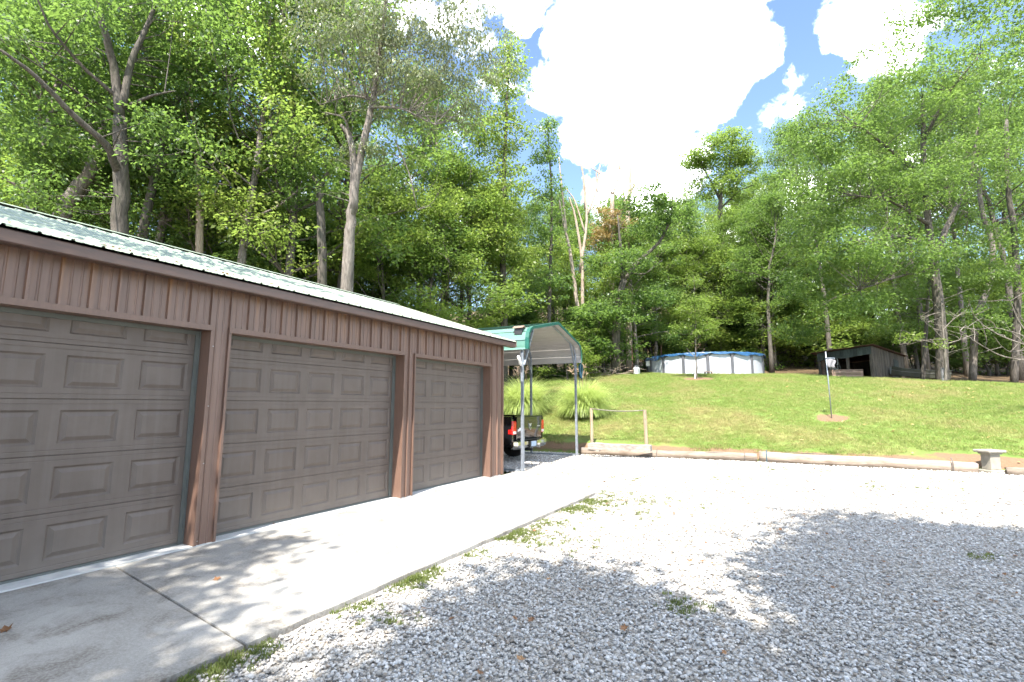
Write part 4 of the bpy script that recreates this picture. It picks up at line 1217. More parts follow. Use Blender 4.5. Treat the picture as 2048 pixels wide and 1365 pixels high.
# bare dead trees
D = 33; b = gnd(1168, D)
hero('dead_tree', 'bare pale dead tree with many upright stubs against the cloud', b,
     [([b - [0, 0, .4], A(1166, 700, D), A(1152, 590, D), A(1140, 500, D), A(1126, 440, D), A(1118, 400, D)], .18, .06),
      ([A(1165, 640, D), A(1165, 520, D), A(1150, 430, D), A(1138, 395, D)], .13, .045),
      ([A(1160, 545, D), A(1175, 440, D), A(1168, 350, D), A(1148, 285, D)], .11, .03),
      ([A(1170, 420, D), A(1165, 330, D), A(1168, 296, D)], .06, .025), ([A(1171, 470, D), A(1150, 400, D), A(1130, 375, D)], .07, .03),
      ([A(1133, 470, D), A(1122, 360, D), A(1118, 315, D)], .09, .03), ([A(1175, 430, D), A(1192, 385, D), A(1200, 330, D)], .08, .04)],
     'bark_dead', 'leaf', [], 28)
D = 36; b = gnd(1228, D)
hero('dead_tree', 'second dead trunk, thin-forked, rising above rust-tinted foliage', b,
     [([b - [0, 0, .4], A(1225, 600, D), A(1222, 480, D), A(1225, 390, D)], .24, .14), ([A(1225, 390, D), A(1205, 350, D), A(1180, 335, D)], .08, .03),
      ([A(1225, 392, D), A(1240, 345, D), A(1228, 300, D), A(1216, 300, D)], .09, .03), ([A(1238, 345, D), A(1242, 310, D), A(1240, 300, D)], .05, .03), ([A(1195, 385, D), A(1192, 350, D), A(1195, 340, D)], .06, .04)],
     'bark_dead', 'leaf_rust', [(A(1215, 440, D), (1.6, 1.5, 1.3), 26), (A(1240, 460, D), (1.8, 1.5, 1.0), 26), (A(1200, 480, D), (1.3, 1.4, .8), 18)], 29, .15, 50, .5)
D = 36; b = gnd(1260, D)
hero('dead_tree', 'third dead trunk, a thick broken brown pole topped with stubs', b,
     [([b - [0, 0, .4], A(1258, 600, D), A(1254, 470, D), A(1258, 390, D), A(1262, 322, D)], .26, .11), ([A(1258, 400, D), A(1270, 360, D), A(1268, 335, D)], .08, .05), ([A(1262, 385, D), A(1275, 362, D), A(1282, 352, D)], .06, .04),
      ([A(1250, 420, D), A(1246, 370, D), A(1240, 330, D)], .09, .06)],
     'bark_dead', 'leaf', [(A(1255, 560, D), (1.5, 1.5, .8), 16)], 30, .16, 50, .55)
# dark tree with long right-leaning limb
D = 31.5; b = gnd(1232, D)
hero('leaning_limb_tree', 'dark trunk with one long limb leaning right, behind the tall grasses', b,
     [([b - [0, 0, .4], A(1232, 680, D), A(1240, 590, D), A(1248, 560, D)], .30, .22), ([A(1248, 560, D), A(1280, 520, D), A(1320, 485, D), A(1342, 440, D), A(1345, 390, D)], .15, .04), ([A(1246, 565, D), A(1240, 480, D), A(1235, 430, D)], .14, .04), ([A(1255, 545, D), A(1290, 550, D), A(1325, 520, D)], .07, .02)],
     'bark', 'leaf', [(A(1330, 440, D), (2.6, 2.2, 1.5), 60), (A(1300, 400, D), (2.0, 1.8, 1.0), 34), (A(1240, 520, D), (2.4, 2.0, 1.0), 40), (A(1220, 620, D), (1.8, 1.6, 1.2), 34), (A(1285, 600, D), (2.0, 1.8, 1.2), 36)], 31, .17, 58, .6)
# rounded yellow-green tree on the skyline
D = 43; b = gnd(1435, D)
hero('round_crowned_tree', 'rounded yellow-green tree standing highest on the skyline under the cloud', b,
     [([b - [0, 0, .4], A(1435, 600, D), A(1440, 450, D), A(1440, 380, D)], .30, .16), ([A(1440, 400, D), A(1415, 350, D), A(1395, 320, D)], .12, .03), ([A(1440, 390, D), A(1460, 330, D), A(1465, 290, D)], .12, .03), ([A(1438, 420, D), A(1480, 380, D), A(1510, 370, D)], .10, .03)],
     'bark', 'leaf_yellow', [(A(1440, 300, D), (2.6, 2.2, 1.6), 70), (A(1395, 322, D), (1.6, 1.6, 1.3), 38), (A(1480, 322, D), (1.9, 1.7, 1.5), 46), (A(1425, 370, D), (2.6, 2.0, 1.3), 54), (A(1490, 385, D), (1.8, 1.6, 1.3), 24), (A(1440, 450, D), (3.0, 2.5, 1.6), 40)], 32, .20, 60, .7)
# big oak at the right, leaning trunk
D = 26.5; b = gnd(1887, D)
hero('oak_tree', 'large leaning tree with a wide crown at the right beside the bare sapling', b,
     [([b - [0, 0, .4], A(1884, 700, D), A(1876, 600, D), A(1866, 520, D), A(1860, 470, D), A(1850, 380, D), A(1845, 200, D)], .31, .10),
      ([A(1868, 520, D), A(1900, 440, D + 1), A(1945, 350, D + 2), A(1960, 200, D + 2.5)], .18, .05),
      ([A(1862, 490, D), A(1800, 470, D - 1.5), A(1730, 485, D - 3)], .11, .03), ([A(1862, 540, D), A(1790, 555, D - 1), A(1720, 580, D - 2)], .09, .02),
      ([A(1858, 450, D), A(1780, 400, D - 1), A(1700, 390, D - 2)], .11, .03), ([A(1850, 360, D), A(1770, 290, D - 1), A(1700, 240, D - 2)], .12, .03),
      ([A(1848, 280, D), A(1900, 180, D - 1), A(1960, 110, D - 2)], .10, .03)],
     'bark', 'leaf', [(A(1700, 260, D - 1), (3.0, 3.0, 2.4), 75), (A(1800, 180, D - 1), (3.2, 3.0, 2.6), 85), (A(1920, 160, D - 1), (3.2, 3.0, 2.8), 80), (A(1650, 370, D - 1), (2.4, 2.4, 2.0), 75), (A(1760, 380, D - 1), (2.8, 2.6, 1.8), 80), (A(1880, 340, D - 1), (2.8, 2.6, 1.8), 50), (A(1720, 500, D - 2), (2.6, 2.4, 1.3), 55), (A(1810, 520, D - 1), (2.4, 2.2, 1.0), 40), (A(1640, 470, D), (2.0, 2.0, 1.5), 36), (A(2000, 300, D), (2.6, 2.6, 2.6), 60), (A(1620, 280, D), (1.6, 1.6, 1.2), 22), (A(1700, 620, D - 1), (2.0, 2.0, .8), 30), (A(1640, 560, D + 1), (2.2, 2.0, 1.4), 46), (A(1780, 600, D + 2), (2.4, 2.0, 1.0), 40), (A(1980, 480, D + 2), (2.6, 2.2, 1.8), 50), (A(1900, 560, D + 3), (2.4, 2.0, 1.2), 40), (A(1600, 660, D + 4), (1.6, 1.4, .8), 26), (A(1930, 640, D + 2), (1.8, 1.4, .9), 30), (A(2010, 560, D + 1), (2.0, 1.6, 1.2), 36), (A(1800, 660, D + 5), (2.0, 1.4, .7), 26), (A(2000, 690, D + 4), (1.8, 1.4, .8), 26)],
     33, .14, 72, .66, twig_n=3)
# second and third trunks at the right
D = 31; b = gnd(1948, D)
hero('tall_trunk_tree', 'tall dark trunk with pale bark patches near the right edge', b,
     [([b - [0, 0, .4], A(1950, 640, D), A(1995 - 12, 560, D), A(1985, 480, D), A(1962, 420, D), A(1955, 300, D)], .21, .10)], 'bark_pale', 'leaf', [(A(1960, 260, D), (2.6, 2.6, 2), 40)], 34, .18, 58, .7, twig_n=3)
D = 28; b = gnd(2030, D)
hero('tall_trunk_tree', 'straight dark trunk standing at the right edge of the picture', b,
     [([b - [0, 0, .4], A(2036, 600, D), A(2028, 450, D), A(2015, 380, D), A(2012, 240, D)], .19, .10)], 'bark', 'leaf', [(A(2040, 120, D), (3.0, 2.6, 2.4), 60), (A(2000, 20, D), (3, 2.6, 2), 50), (A(1860, 20, D + 1), (2.6, 2.4, 1.2), 40), (A(2030, 640, D + 2), (2, 2, 1.5), 36)], 35, .18, 58, .7, twig_n=3)
D = 27.5; b = gnd(1847, D)
hero('thin_trunk_tree', 'thin rough trunk standing in front of the boat by the shed', b,
     [([b - [0, 0, .4], A(1848, 720, D), A(1853, 650, D), A(1858, 560, D)], .12, .07)], 'bark', 'leaf', [(A(1860, 540, D), (1.6, 1.4, .8), 14)], 36, .16, 50, .6, twig_n=5)
# sapling in front of the pool
D = 27.0; b = gnd(1394, D)
hero('young_tree', 'young tree with a white-wrapped stem on the lawn in front of the pool', b,
     [([b - [0, 0, .2], A(1394, 735, D), A(1391, 715, D), A(1392, 690, D), A(1390, 640, D), A(1388, 570, D)], .055, .015), ([A(1391, 720, D), A(1400, 708, D - .3), A(1410, 698, D - .4)], .02, .008), ([A(1391, 715, D), A(1380, 705, D + .3), A(1372, 696, D + .4)], .02, .008)],
     'bark_pale', 'leaf_light', [(A(1390, 560, D), (.5, .5, .5), 10), (A(1390, 610, D), (.9, .9, .7), 28), (A(1388, 655, D), (1.25, 1.2, .7), 40)], 37, .11, 55, .36)
MB().tube([b + [0, 0, 0], b + [0, 0, .55]], [.085, .075], 10).build('stem_wrap', M['white_plastic'])
o = bpy.data.objects['stem_wrap']; par = [q for q in bpy.data.objects if q.name.startswith('young_tree')][0]
o.parent = par; o.matrix_parent_inverse = Matrix.Translation(-Vector(par.location))
# half-bare sapling on the right
D = 24.5; b = gnd(1893, D)
hero('bare_sapling', 'half-bare young tree with a pale painted stem at the lawn edge on the right', b,
     [([b - [0, 0, .2], A(1892, 740, D), A(1889, 700, D), A(1885, 650, D), A(1884, 600, D)], .075, .02), ([A(1888, 700, D), A(1865, 685, D), A(1835, 678, D - .5), A(1800, 690, D - .8)], .03, .008),
      ([A(1888, 690, D), A(1920, 680, D + .4), A(1950, 668, D + .6)], .03, .008), ([A(1886, 680, D), A(1860, 650, D - .3), A(1840, 635, D - .6)], .03, .008), ([A(1886, 660, D), A(1905, 640, D), A(1925, 625, D)], .025, .008)],
     'bark_pale', 'leaf_light', [(A(1815, 675, D - .6), (.5, .5, .25), 6), (A(1880, 690, D), (.5, .5, .3), 5)], 38, .11, 40, .3, twig_n=7)
MB().tube([b, b + [0, 0, .75]], [.10, .09], 10).build('painted_stem', M['cloth'])
o = bpy.data.objects['painted_stem']; par = [q for q in bpy.data.objects if q.name.startswith('bare_sapling')][0]
o.parent = par; o.matrix_parent_inverse = Matrix.Translation(-Vector(par.location))
# leafless tree just outside the right edge: its branches hang into view
D = 15.0; b = gnd(2190, D)
hero('leafless_tree', 'leafless pale branches reaching in from the right edge above the lawn', b,
     [([b - [0, 0, .3], A(2185, 760, D), A(2170, 700, D), A(2160, 600, D)], .10, .04),
      ([A(2175, 715, D), A(2100, 705, D), A(2048, 690, D), A(2000, 672, D), A(1965, 650, D), A(1948, 632, D)], .035, .008),
      ([A(2172, 700, D), A(2110, 690, D), A(2048, 722, D - .2), A(2000, 712, D - .3), A(1960, 690, D - .4), A(1920, 662, D - .5)], .035, .006),
      ([A(2100, 690, D), A(2060, 675, D), A(2035, 640, D), A(2020, 600, D), A(2008, 592, D)], .025, .006),
      ([A(2100, 705, D), A(2040, 668, D + .3), A(1990, 655, D + .4), A(1955, 660, D + .5)], .02, .005),
      ([A(2140, 705, D), A(2048, 700, D - .4), A(2020, 706, D - .5), A(2000, 690, D - .6)], .02, .005)],
     'bark_pale', 'leaf', [], 39, twig_n=4)

# trees behind the camera that shade the near gravel and the left end of the garage
def shade_tree(label, blobs, seed):
    """blobs: (shadow x, shadow y, crown height, radii, clusters) - a crown whose shadow falls there"""
    cl = []
    for sx, sy, hc, rad, n in blobs:
        cl.append((np.array([sx, sy, 0]) + SUN * (hc / SUN[2]), rad, n))
    c0 = cl[0][0]; b = np.array([c0[0], c0[1] - .4, -.1])
    limbs = [([b - [0, 0, .3], b + [.1, .1, c0[2] * .45], c0 - [0, 0, 1.0], c0 + [0, 0, 1.5]], .30, .06)]
    for c, rad, n in cl[1:]: limbs.append(([b + [.1, .1, c0[2] * .5], (b + c) / 2 + [0, 0, c0[2] * .2], c], .12, .03))
    hero('shade_tree', label, b, limbs, 'bark', 'leaf', cl, seed, .20, 60, .75)


shade_tree('tree behind the viewer whose shadow covers the right half of the gravel',
           [(2.9, 6.1, 9.5, (2.6, 2.1, 1.9), 230), (1.4, 7.0, 9.0, (1.4, 1.4, 1.0), 90), (2.4, 2.6, 8.5, (2.4, 1.7, 1.3), 150), (5.5, 6.6, 9.0, (2.4, 2, 1.8), 90), (0.7, 5.9, 8.6, (.9, .8, .6), 45), (0.9, 3.2, 8.6, (1.2, .8, .6), 70), (0.9, 4.6, 8.6, (.7, .6, .5), 26), (0.9, 8.4, 9.6, (.9, .6, .5), 16), (.4, 4.6, 8.6, (.6, .5, .4), 14), (3.2, 8.3, 9.4, (1.8, .7, .6), 40), (0.5, 1.6, 8.2, (1.5, 1.0, .8), 60)], 41)
shade_tree('tree behind the viewer whose shadow lies on the near gravel',
           [(-1.35, 2.6, 9.5, (1.0, 1.2, 1.1), 60), (-1.0, .6, 9.0, (2.0, 1.5, 1.4), 150), (-.45, 2.7, 9.0, (.8, .6, .5), 40), (-1.5, 3.6, 9.2, (.8, .7, .5), 30), (-1.9, 4.0, 9.4, (.5, .5, .4), 10)], 42)
shade_tree('tree behind the viewer whose shadow darkens the left end of the apron',
           [(-6.2, .2, 10.5, (2.3, 1.8, 1.5), 190), (-4.4, 1.0, 9.0, (1.2, 1.3, 1.0), 110), (-8.8, 0.5, 11.5, (1.8, 2.0, 1.5), 80), (-5.3, 3.3, 10.0, (.5, .5, .4), 8), (-8.2, 2.6, 12, (1.2, 1.2, .8), 14), (-8.2, 5.2, 11.5, (1.6, 1.6, .8), 26), (-8.0, 7.6, 12.0, (1.3, 1.0, .6), 9)], 43)

# ------------------------------------------------------------------ ornamental grasses
def grass_clump(seed, n, h, spread):
    r = np.random.default_rng(seed)
    az = r.uniform(0, 6.283, n); L = h * r.uniform(.55, 1.15, n); out = spread * r.random(n) ** .7
    base = np.stack([np.cos(az) * out * .34, np.sin(az) * out * .34, np.zeros(n)], 1)
    ns = 8
    tt = np.linspace(0, 1, ns)
    az = az + r.normal(0, .35, n)
    side = np.stack([-np.sin(az), np.cos(az), np.zeros(n)], 1)
    low = r.random(n) < .45; L = np.where(low, L * .78, L); th0 = R(4) + R(34) * (out / spread) * r.uniform(.5, 1.2, n) + np.where(low, R(18), 0); th1 = R(60) + R(80) * r.random(n) + np.where(low, R(35), 0)
    rows = []; px_ = np.zeros(n); pz_ = np.zeros(n)
    for k, t_ in enumerate(tt):
        c = base + np.stack([np.cos(az) * px_, np.sin(az) * px_, pz_], 1)
        wd = (.0125 * (1 - t_ ** 2.5) + .002)
        rows.append(np.stack([c - side * wd, c + side * wd], 1))
        th = th0 + th1 * t_ ** 1.8
        px_ = px_ + np.sin(th) * L / (ns - 1); pz_ = np.maximum(pz_ + np.cos(th) * L / (ns - 1), .02)
    Vv = np.stack(rows, 1).reshape(n, ns * 2, 3)
    f = np.array([[2 * k, 2 * k + 1, 2 * k + 3, 2 * k + 2] for k in range(ns - 1)])
    Q_ = (np.arange(n)[:, None, None] * ns * 2 + f[None]).reshape(-1, 4)
    ti = np.repeat(np.clip(r.normal(.4, .2, n), 0, 1), ns - 1)
    bl = np_mesh('blades', Vv.reshape(-1, 3), Q_, M['blade'], ti)
    return bl, r


for (px, py, dep, sc, seed, lab) in ((1160, 822, 19.6, 1.0, 51, 'large clump of arching ornamental grass right of the carport post'), (1036, 803, 21.0, 1.05, 52, 'clump of ornamental grass with tan plumes behind the pickup, by the garage corner')):
    c = at(px, py, dep); e = thing('ornamental_grass', lab, 'grass clump', (c[0], c[1] + .5, float(ground_z(c[0], c[1] + .5)) - .03))
    e.scale = (sc * .74, sc * .74, sc * .92)
    bl, r = grass_clump(seed, 5200, 2.0, 1.35)
    tag(link('blades', bl, e), kind='stuff')
    for k in range(9):
        a = r.uniform(0, 6.28); o_ = r.uniform(.1, .5); lean = r.uniform(.1, .35)
        top = np.array([math.cos(a) * (o_ + lean), math.sin(a) * (o_ + lean), r.uniform(1.75, 2.35)])
        MB().tube([(math.cos(a) * o_ * .4, math.sin(a) * o_ * .4, 0), top * [.6, .6, .55], top], [.006, .005, .003], 4).build('stalk', M['plume'], e)
        d = np.array([math.cos(a) * .6, math.sin(a) * .6, .9]) * .14
        mb = MB()
        for j in range(7):
            q = top + d * (j / 6); v = r.normal(0, .05, 3); mb.tube([q, q + d * .5 + v, q + d * .8 + v * 1.8], [.004, .014, .002], 4)
        mb.build('plume', M['plume'], e)

# ------------------------------------------------------------------ lawn, weeds, litter
def tuft(seed, n, h, w_, spread, mat):
    r = np.random.default_rng(seed)
    P = np.stack([r.normal(0, spread, n), r.normal(0, spread, n), np.zeros(n)], 1)
    D = r.normal(0, .45, (n, 3)); D[:, 2] = 1.0
    L = h * r.uniform(.5, 1.2, n)
    q = leaf_quads(P, D, r.normal(0, 1, (n, 3)), L, np.full(n, w_), .05)
    return np_mesh('tuft', q.reshape(-1, 3), np.arange(4 * n).reshape(n, 4), mat, np.clip(r.normal(.4, .2, n), 0, 1))


n = 46000
lx = rng.uniform(-15, 11, n); ly = 15.85 + 18.5 * rng.random(n) ** 1.15
ok = (ly > 16.02 + border_shift(lx) + .10 * np.sin(lx * 3)) & (lx < 1.0 + ly * .32) & (lx > -1.7 - ly * .5)
for (px, py, dep, rr) in ((1664, 831, 16.45, .55), (1395, 757, 27.0, .95)):
    c = at(px, py, dep); ok &= np.hypot(lx - c[0], ly - c[1]) > rr * (.85 + .3 * rng.random(n))
ok &= ~((np.hypot((lx - 3.9) / 1.4, (ly - 16.75) / .4)) < .9 + .3 * rng.random(n))
ok &= ~((lx > -7.2) & (lx < -3.0) & (ly < 16.35 + .25 * rng.random(n)))
lx, ly = lx[ok], ly[ok]
scatter('lawn_grass', np.stack([lx, ly, ground_z(lx, ly) - .01], 1), [tuft(60 + k, 30, .085, .010, .075, M['lawn_blade']) for k in range(4)], rng, .7, 1.3,
        'short mown lawn grass rising from the log border to the pool', 'grass', .12)
# weeds along the apron edge and in the gravel
wp = []
for k in range(2600):
    y = random.uniform(1.5, 8.7); dens = max(0, .25 + .75 * math.sin(y * 2.1) * math.sin(y * 5.3 + 1)) * (1 if y > 3 else .45)
    if random.random() < dens:
        wp.append((-3.19 + abs(random.gauss(0, .09 + .035 * max(0, y - 3))), y, -.035))
for (px, py, s, k) in ((1210, 1000, .25, 60), (1285, 1028, .22, 34), (1240, 990, .3, 40), (1180, 1010, .2, 40), (1100, 1085, .25, 40), (1050, 1050, .3, 60), (1370, 1215, .10, 26), (1555, 938, .3, 45), (1740, 975, .2, 26), (1250, 960, .3, 30),
                       (1300, 1000, .25, 24), (1400, 1010, .25, 20), (1650, 945, .4, 30), (1830, 975, .3, 20), (1950, 1112, .08, 10), (1460, 960, .3, 24), (1900, 965, .3, 24), (780, 1245, .12, 16), (395, 1345, .10, 60), (500, 1300, .10, 60), (440, 1330, .06, 40)):
    c = on_ground(px, py, -.03)
    for j in range(k): wp.append((c[0] + random.gauss(0, s), c[1] + random.gauss(0, s), -.035))
wp = [p for p in wp if p[0] > -3.22 or p[1] > 9.2]
scatter('weeds', np.array(wp), [tuft(70 + k, 22, .055, .012, .035, M['weed']) for k in range(3)], rng, .3, .85, 'thin green weeds growing along the apron edge and through the gravel', 'weeds', .25)


def maple_leaf(seed, mat, size):
    r = np.random.default_rng(seed)
    tips = [(0, 1.0), (.35, .45), (.85, .55), (.5, .05), (.6, -.35), (.1, -.25), (0, -.75), (-.1, -.25), (-.6, -.35), (-.5, .05), (-.85, .55), (-.35, .45)]
    cu = r.uniform(.15, .45)
    V_ = [(0, 0, .02 * size)] + [(x * size * .5, y * size * .5, size * cu * (x * x * .6 + y * y * .35) * (1 if k % 2 else .6) + r.uniform(0, .1) * size) for k, (x, y) in enumerate(tips)]
    mb = MB(); mb.add(V_, [(0, 1 + k, 1 + (k + 1) % 12) for k in range(12)])
    mb.tube([(0, -.36 * size, .03 * size), (0.03 * size, -.62 * size, .06 * size)], .008 * size + .0008, 4)
    me = mb.mesh('leaf', mat, fix=False)
    a = me.attributes.new('tint', 'FLOAT', 'FACE'); a.data.foreach_set('value', [float(np.clip(r.normal(.45, .2), 0, 1))] * len(me.polygons))
    return me


for k, (px, py, sz, lab) in enumerate(((543, 1050, .11, 'orange-brown leaf lying against the sill of the middle garage door'), (433, 1160, .09, 'dark curled leaf on the shaded concrete beside the expansion joint'), (12, 1262, .10, 'small brown leaf on the concrete at the left edge of the picture'))):
    c = on_ground(px, py, 0.002); o = link('fallen_leaf', maple_leaf(80 + k, M['dead_leaf'], sz)); o.location = c; o.rotation_euler = (random.uniform(-.3, .3), random.uniform(-.3, .3), random.uniform(0, 6))
    tag(o, lab, 'leaf', 'leaves on the concrete apron')
for k, (px, py) in enumerate(((1122, 1132), (1098, 1158), (1068, 1062), (1065, 1240), (1030, 1238), (1180, 1072), (1228, 1142), (1160, 1180), (905, 1238), (850, 1218), (1450, 1305), (1040, 1320), (960, 1345), (1380, 1122), (1480, 1080), (1560, 1060), (1730, 1083), (1250, 1258), (1255, 1000))):
    c = on_ground(px, py, -.012); o = link('fallen_leaf', maple_leaf(90 + k % 5, M['dead_leaf'], random.uniform(.05, .085))); o.location = c; o.rotation_euler = (random.uniform(-.4, .4), random.uniform(-.4, .4), random.uniform(0, 6))
    tag(o, 'small dry brown leaf lying on the white gravel', 'leaf', 'dry leaves on the gravel')
n = 420
lx = rng.uniform(-4, 9, n) ** 1; ly = rng.uniform(16.5, 29.5, n)
keep = rng.random(n) < np.clip(.12 + .10 * lx, .08, .8)
lx, ly = lx[keep], ly[keep]
scatter('leaf_litter', np.stack([lx, ly, ground_z(lx, ly) + .05], 1), [maple_leaf(110 + k, M['yellow_leaf'], .16) for k in range(4)], rng, .5, 1.1, 'scattered tan leaves fallen on the lawn', 'leaves', .3)
n = 900
lx = rng.uniform(-5.5, 4, n); ly = rng.uniform(5, 15.3, n); keep = (lx > -3 + (ly > 9) * -2)
scatter('leaf_litter', np.stack([lx[keep], ly[keep], 0 * lx[keep] - .012], 1), [maple_leaf(120 + k, M['dead_leaf'], .06) for k in range(4)], rng, .35, 1.0, 'tiny brown leaf scraps strewn over the sunny gravel', 'leaves', .3)
lx = -5.72 - rng.random(260) * .25; ly = rng.uniform(-.6, 9.8, 260)
scatter('leaf_litter', np.stack([lx, ly, EZ + (EX - lx) * sl + .012], 1), [maple_leaf(130 + k, M['dead_leaf'], .05) for k in range(3)], rng, .35, 1.0, 'brown leaf scraps caught on the green roof above the gutter', 'leaves', .3)

# ------------------------------------------------------------------ log border
def log(name, label, p0, p1, r0, r1, seed, group='logs edging the gravel', stake=(), z_off=0.0):
    r = np.random.default_rng(seed)
    p0, p1 = np.array(p0, float), np.array(p1, float); L = np.linalg.norm(p1 - p0); ang = math.atan2(p1[1] - p0[1], p1[0] - p0[0])
    e = thing(name, label, 'log', p0, ang, group)
    ns, nr = 26, 14; V_ = []
    ph = r.uniform(0, 6.28, 6)
    for i in range(ns):
        t_ = i / (ns - 1); rad = r0 + (r1 - r0) * t_
        cz = rad * .82 + .012 * math.sin(t_ * 9 + ph[0]) + z_off; cyy = .02 * math.sin(t_ * 7 + ph[1])
        for k in range(nr):
            a = 2 * math.pi * k / nr
            rr = rad * (1 + .05 * math.sin(3 * a + ph[2] + t_ * 3) + .04 * math.sin(5 * a + ph[3] - t_ * 5) + r.normal(0, .015))
            endj = r.uniform(-.03, .03) if i in (0, ns - 1) else 0
            V_.append((t_ * L + endj, cyy + rr * math.cos(a), cz + rr * math.sin(a)))
    Fs = [(i * nr + k, i * nr + (k + 1) % nr, (i + 1) * nr + (k + 1) % nr, (i + 1) * nr + k) for i in range(ns - 1) for k in range(nr)] + [tuple(range(nr)), tuple(range((ns - 1) * nr, ns * nr))]
    o = MB().add(V_, Fs).build('log_body', M['log'], e, smooth=True)
    # drying cracks along the top
    for k in range(5):
        x0 = r.uniform(.1, .8) * L; a = r.uniform(1.0, 2.1) + math.pi * 0; ln = r.uniform(.3, 1.0)
        rad = (r0 + (r1 - r0) * x0 / L) * 1.035
        MB().tube([(x0 + ln * j / 6, -rad * math.cos(a) + r.normal(0, .006), rad * .82 + z_off + rad * math.sin(a) * .985) for j in range(7)], [.001, .006, .007, .008, .007, .005, .001], 4).build('crack', M['iron'], e)
    for s in stake:
        x0 = s * L
        MB().tube([(x0, -r0 - .02, -.05), (x0, -r0 - .025, r0 * 1.5), (x0, -r0 * .6, r0 * 1.95), (x0 + .01, 0, r0 * 2.0)], .012, 6).build('stake', M['rope'] if s < .5 and seed == 202 else M['iron'], e)
    return e


g0, g1, g2, g3 = on_ground(1150, 910, -.04), on_ground(1533, 926, -.04), on_ground(1958, 947, -.04), on_ground(2012, 951, -.04)
log('log', 'first border log, cracked and weathered, running from the carport post past the step', (g0[0] + .1, g0[1] + .28, -.05), (g1[0] - .25, g1[1] + .16, -.05), .125, .135, 201, stake=(.47, .94))
log('log', 'thickest border log, pale and smooth, in front of the open lawn', (g1[0] - .18, g1[1] + .15, -.04), (g2[0], g2[1] + .16, -.05), .165, .135, 202, stake=(.04, .90))
log('log', 'short border log at the right edge beyond the stone pedestal', (g3[0] + .05, g3[1] + .1, -.05), (g3[0] + 3.5, g3[1] + .25, -.05), .11, .12, 203)

# ------------------------------------------------------------------ timber step with rail
ST = thing('rail_gate', 'rough timber rail on two posts above a weathered plank step', 'railing', (-6.05, 15.85, 0.15))
pL, pR = at(1184, 888, 16.35), at(1293, 890, 15.75)


def loc(p): return np.array(p) - np.array([-6.05, 15.85, 0.15])


zt = at(1184, 817, 16.35)[2]; zr = at(1294, 820, 15.75)[2]
MB().tube([loc(pL) - [0, 0, .35], loc(pL), loc([pL[0], pL[1], zt])], [.058, .055, .050], 8).build('post', M['post_wood'], ST)
MB().tube([loc(pR) - [0, 0, .35], loc(pR), loc([pR[0] - .02, pR[1], zr])], [.062, .060, .055], 8).build('post', M['post_wood'], ST)
a, b_ = loc([pL[0], pL[1], zt - .01]), loc([pR[0] - .02, pR[1], zr - .02])
MB().tube([a + (b_ - a) * t_ + np.array([0, -.03, -.055 * math.sin(math.pi * t_)]) for t_ in np.linspace(0, 1, 9)], .017, 7).build('rail', M['plank'], ST, smooth=True)
MB().lathe([(.016, 0), (.012, .01), (.001, .012)], 8).build('knot', M['iron'], ST).location = loc([pR[0], pR[1] - .06, zr - .30])
s0, s1 = at(1176, 899, 15.15), at(1301, 904, 14.75)
sd = thing('plank_step', 'grey weathered plank lying on the first log as a step', 'step', s0)
n_ = 9; V_ = []
r = np.random.default_rng(9)
dd = (s1 - s0)
for i in range(n_):
    t_ = i / (n_ - 1); c = dd * t_
    for (yy, zz) in ((-.03, 0), (.20, .01), (.20, .19), (-.03, .17)):
        V_.append((c[0], c[1] + yy + r.normal(0, .004), zz + c[2] + r.normal(0, .008)))
MB().add(V_, [(i * 4 + k, i * 4 + (k + 1) % 4, i * 4 + 4 + (k + 1) % 4, i * 4 + 4 + k) for i in range(n_ - 1) for k in range(4)] + [(0, 1, 2, 3), (32, 33, 34, 35)]).build('plank', M['plank'], sd)
MB().beam((-.25, .12, .0), (.35, .10, -.02), .10, .07).build('packing_piece', M['plank'], sd)

# ------------------------------------------------------------------ stone pedestal
c = on_ground(1985, 946, -.04)
PD = thing('stone_pedestal', 'square cast-stone pedestal with a wide cap at the end of the log', 'pedestal', (c[0] + .02, c[1] + .1, -.045), YAW + R(6))
MB().cbox(-.21, .21, -.18, .18, 0, .07, .02).build('plinth', M['stonecast'], PD)
MB().cbox(-.135, .135, -.12, .12, .07, .44, .015).build('shaft', M['stonecast'], PD)
MB().cbox(-.17, .17, -.15, .15, .44, .48, .012).build('moulding', M['stonecast'], PD)
MB().cbox(-.24, .24, -.20, .20, .48, .545, .02).build('cap', M['stonecast'], PD)

# ------------------------------------------------------------------ pole with hanging cloth
b = at(1663, 830, 16.5); b[2] = float(ground_z(b[0], b[1])); tp = at(1651, 704, 16.5)
SP = thing('flag_pole', 'thin leaning metal pole with a grey rag flag on the lawn', 'pole', b)
MB().tube([(0, 0, -.2), (tp - b) * .5, tp - b], [.020, .018, .016], 10).build('pole', M['galv'], SP, smooth=True)
mb = MB(); nu, nw = 8, 7
tt0 = tp - b
for j in range(nw):
    for i in range(nu):
        u, v = i / (nu - 1), j / (nw - 1)
        wdt = .27 - .04 * v + .03 * math.sin(v * 7)
        mb.v.append(tuple(RT * (u * wdt + .03) + np.array([0, 0, -.22 - .33 * v - .05 * u * (1 - v) + (.05 * math.sin(i * 2.2) if j == nw - 1 else 0)]) + tt0 + FW * (.03 * math.sin(u * 9 + v * 3))))
mb.f = [[j * nu + i, j * nu + i + 1, (j + 1) * nu + i + 1, (j + 1) * nu + i] for j in range(nw - 1) for i in range(nu - 1)]; mb.mi = [0] * len(mb.f)
o = mb.build('rag', M['cloth'], SP, smooth=True, fix=False)
md = o.modifiers.new('thick', 'SOLIDIFY'); md.thickness = .006
MB().beam(tt0 + [0, 0, -.21], tt0 + RT * .30 + [0, 0, -.22], .02, .02).build('arm', M['galv'], SP)

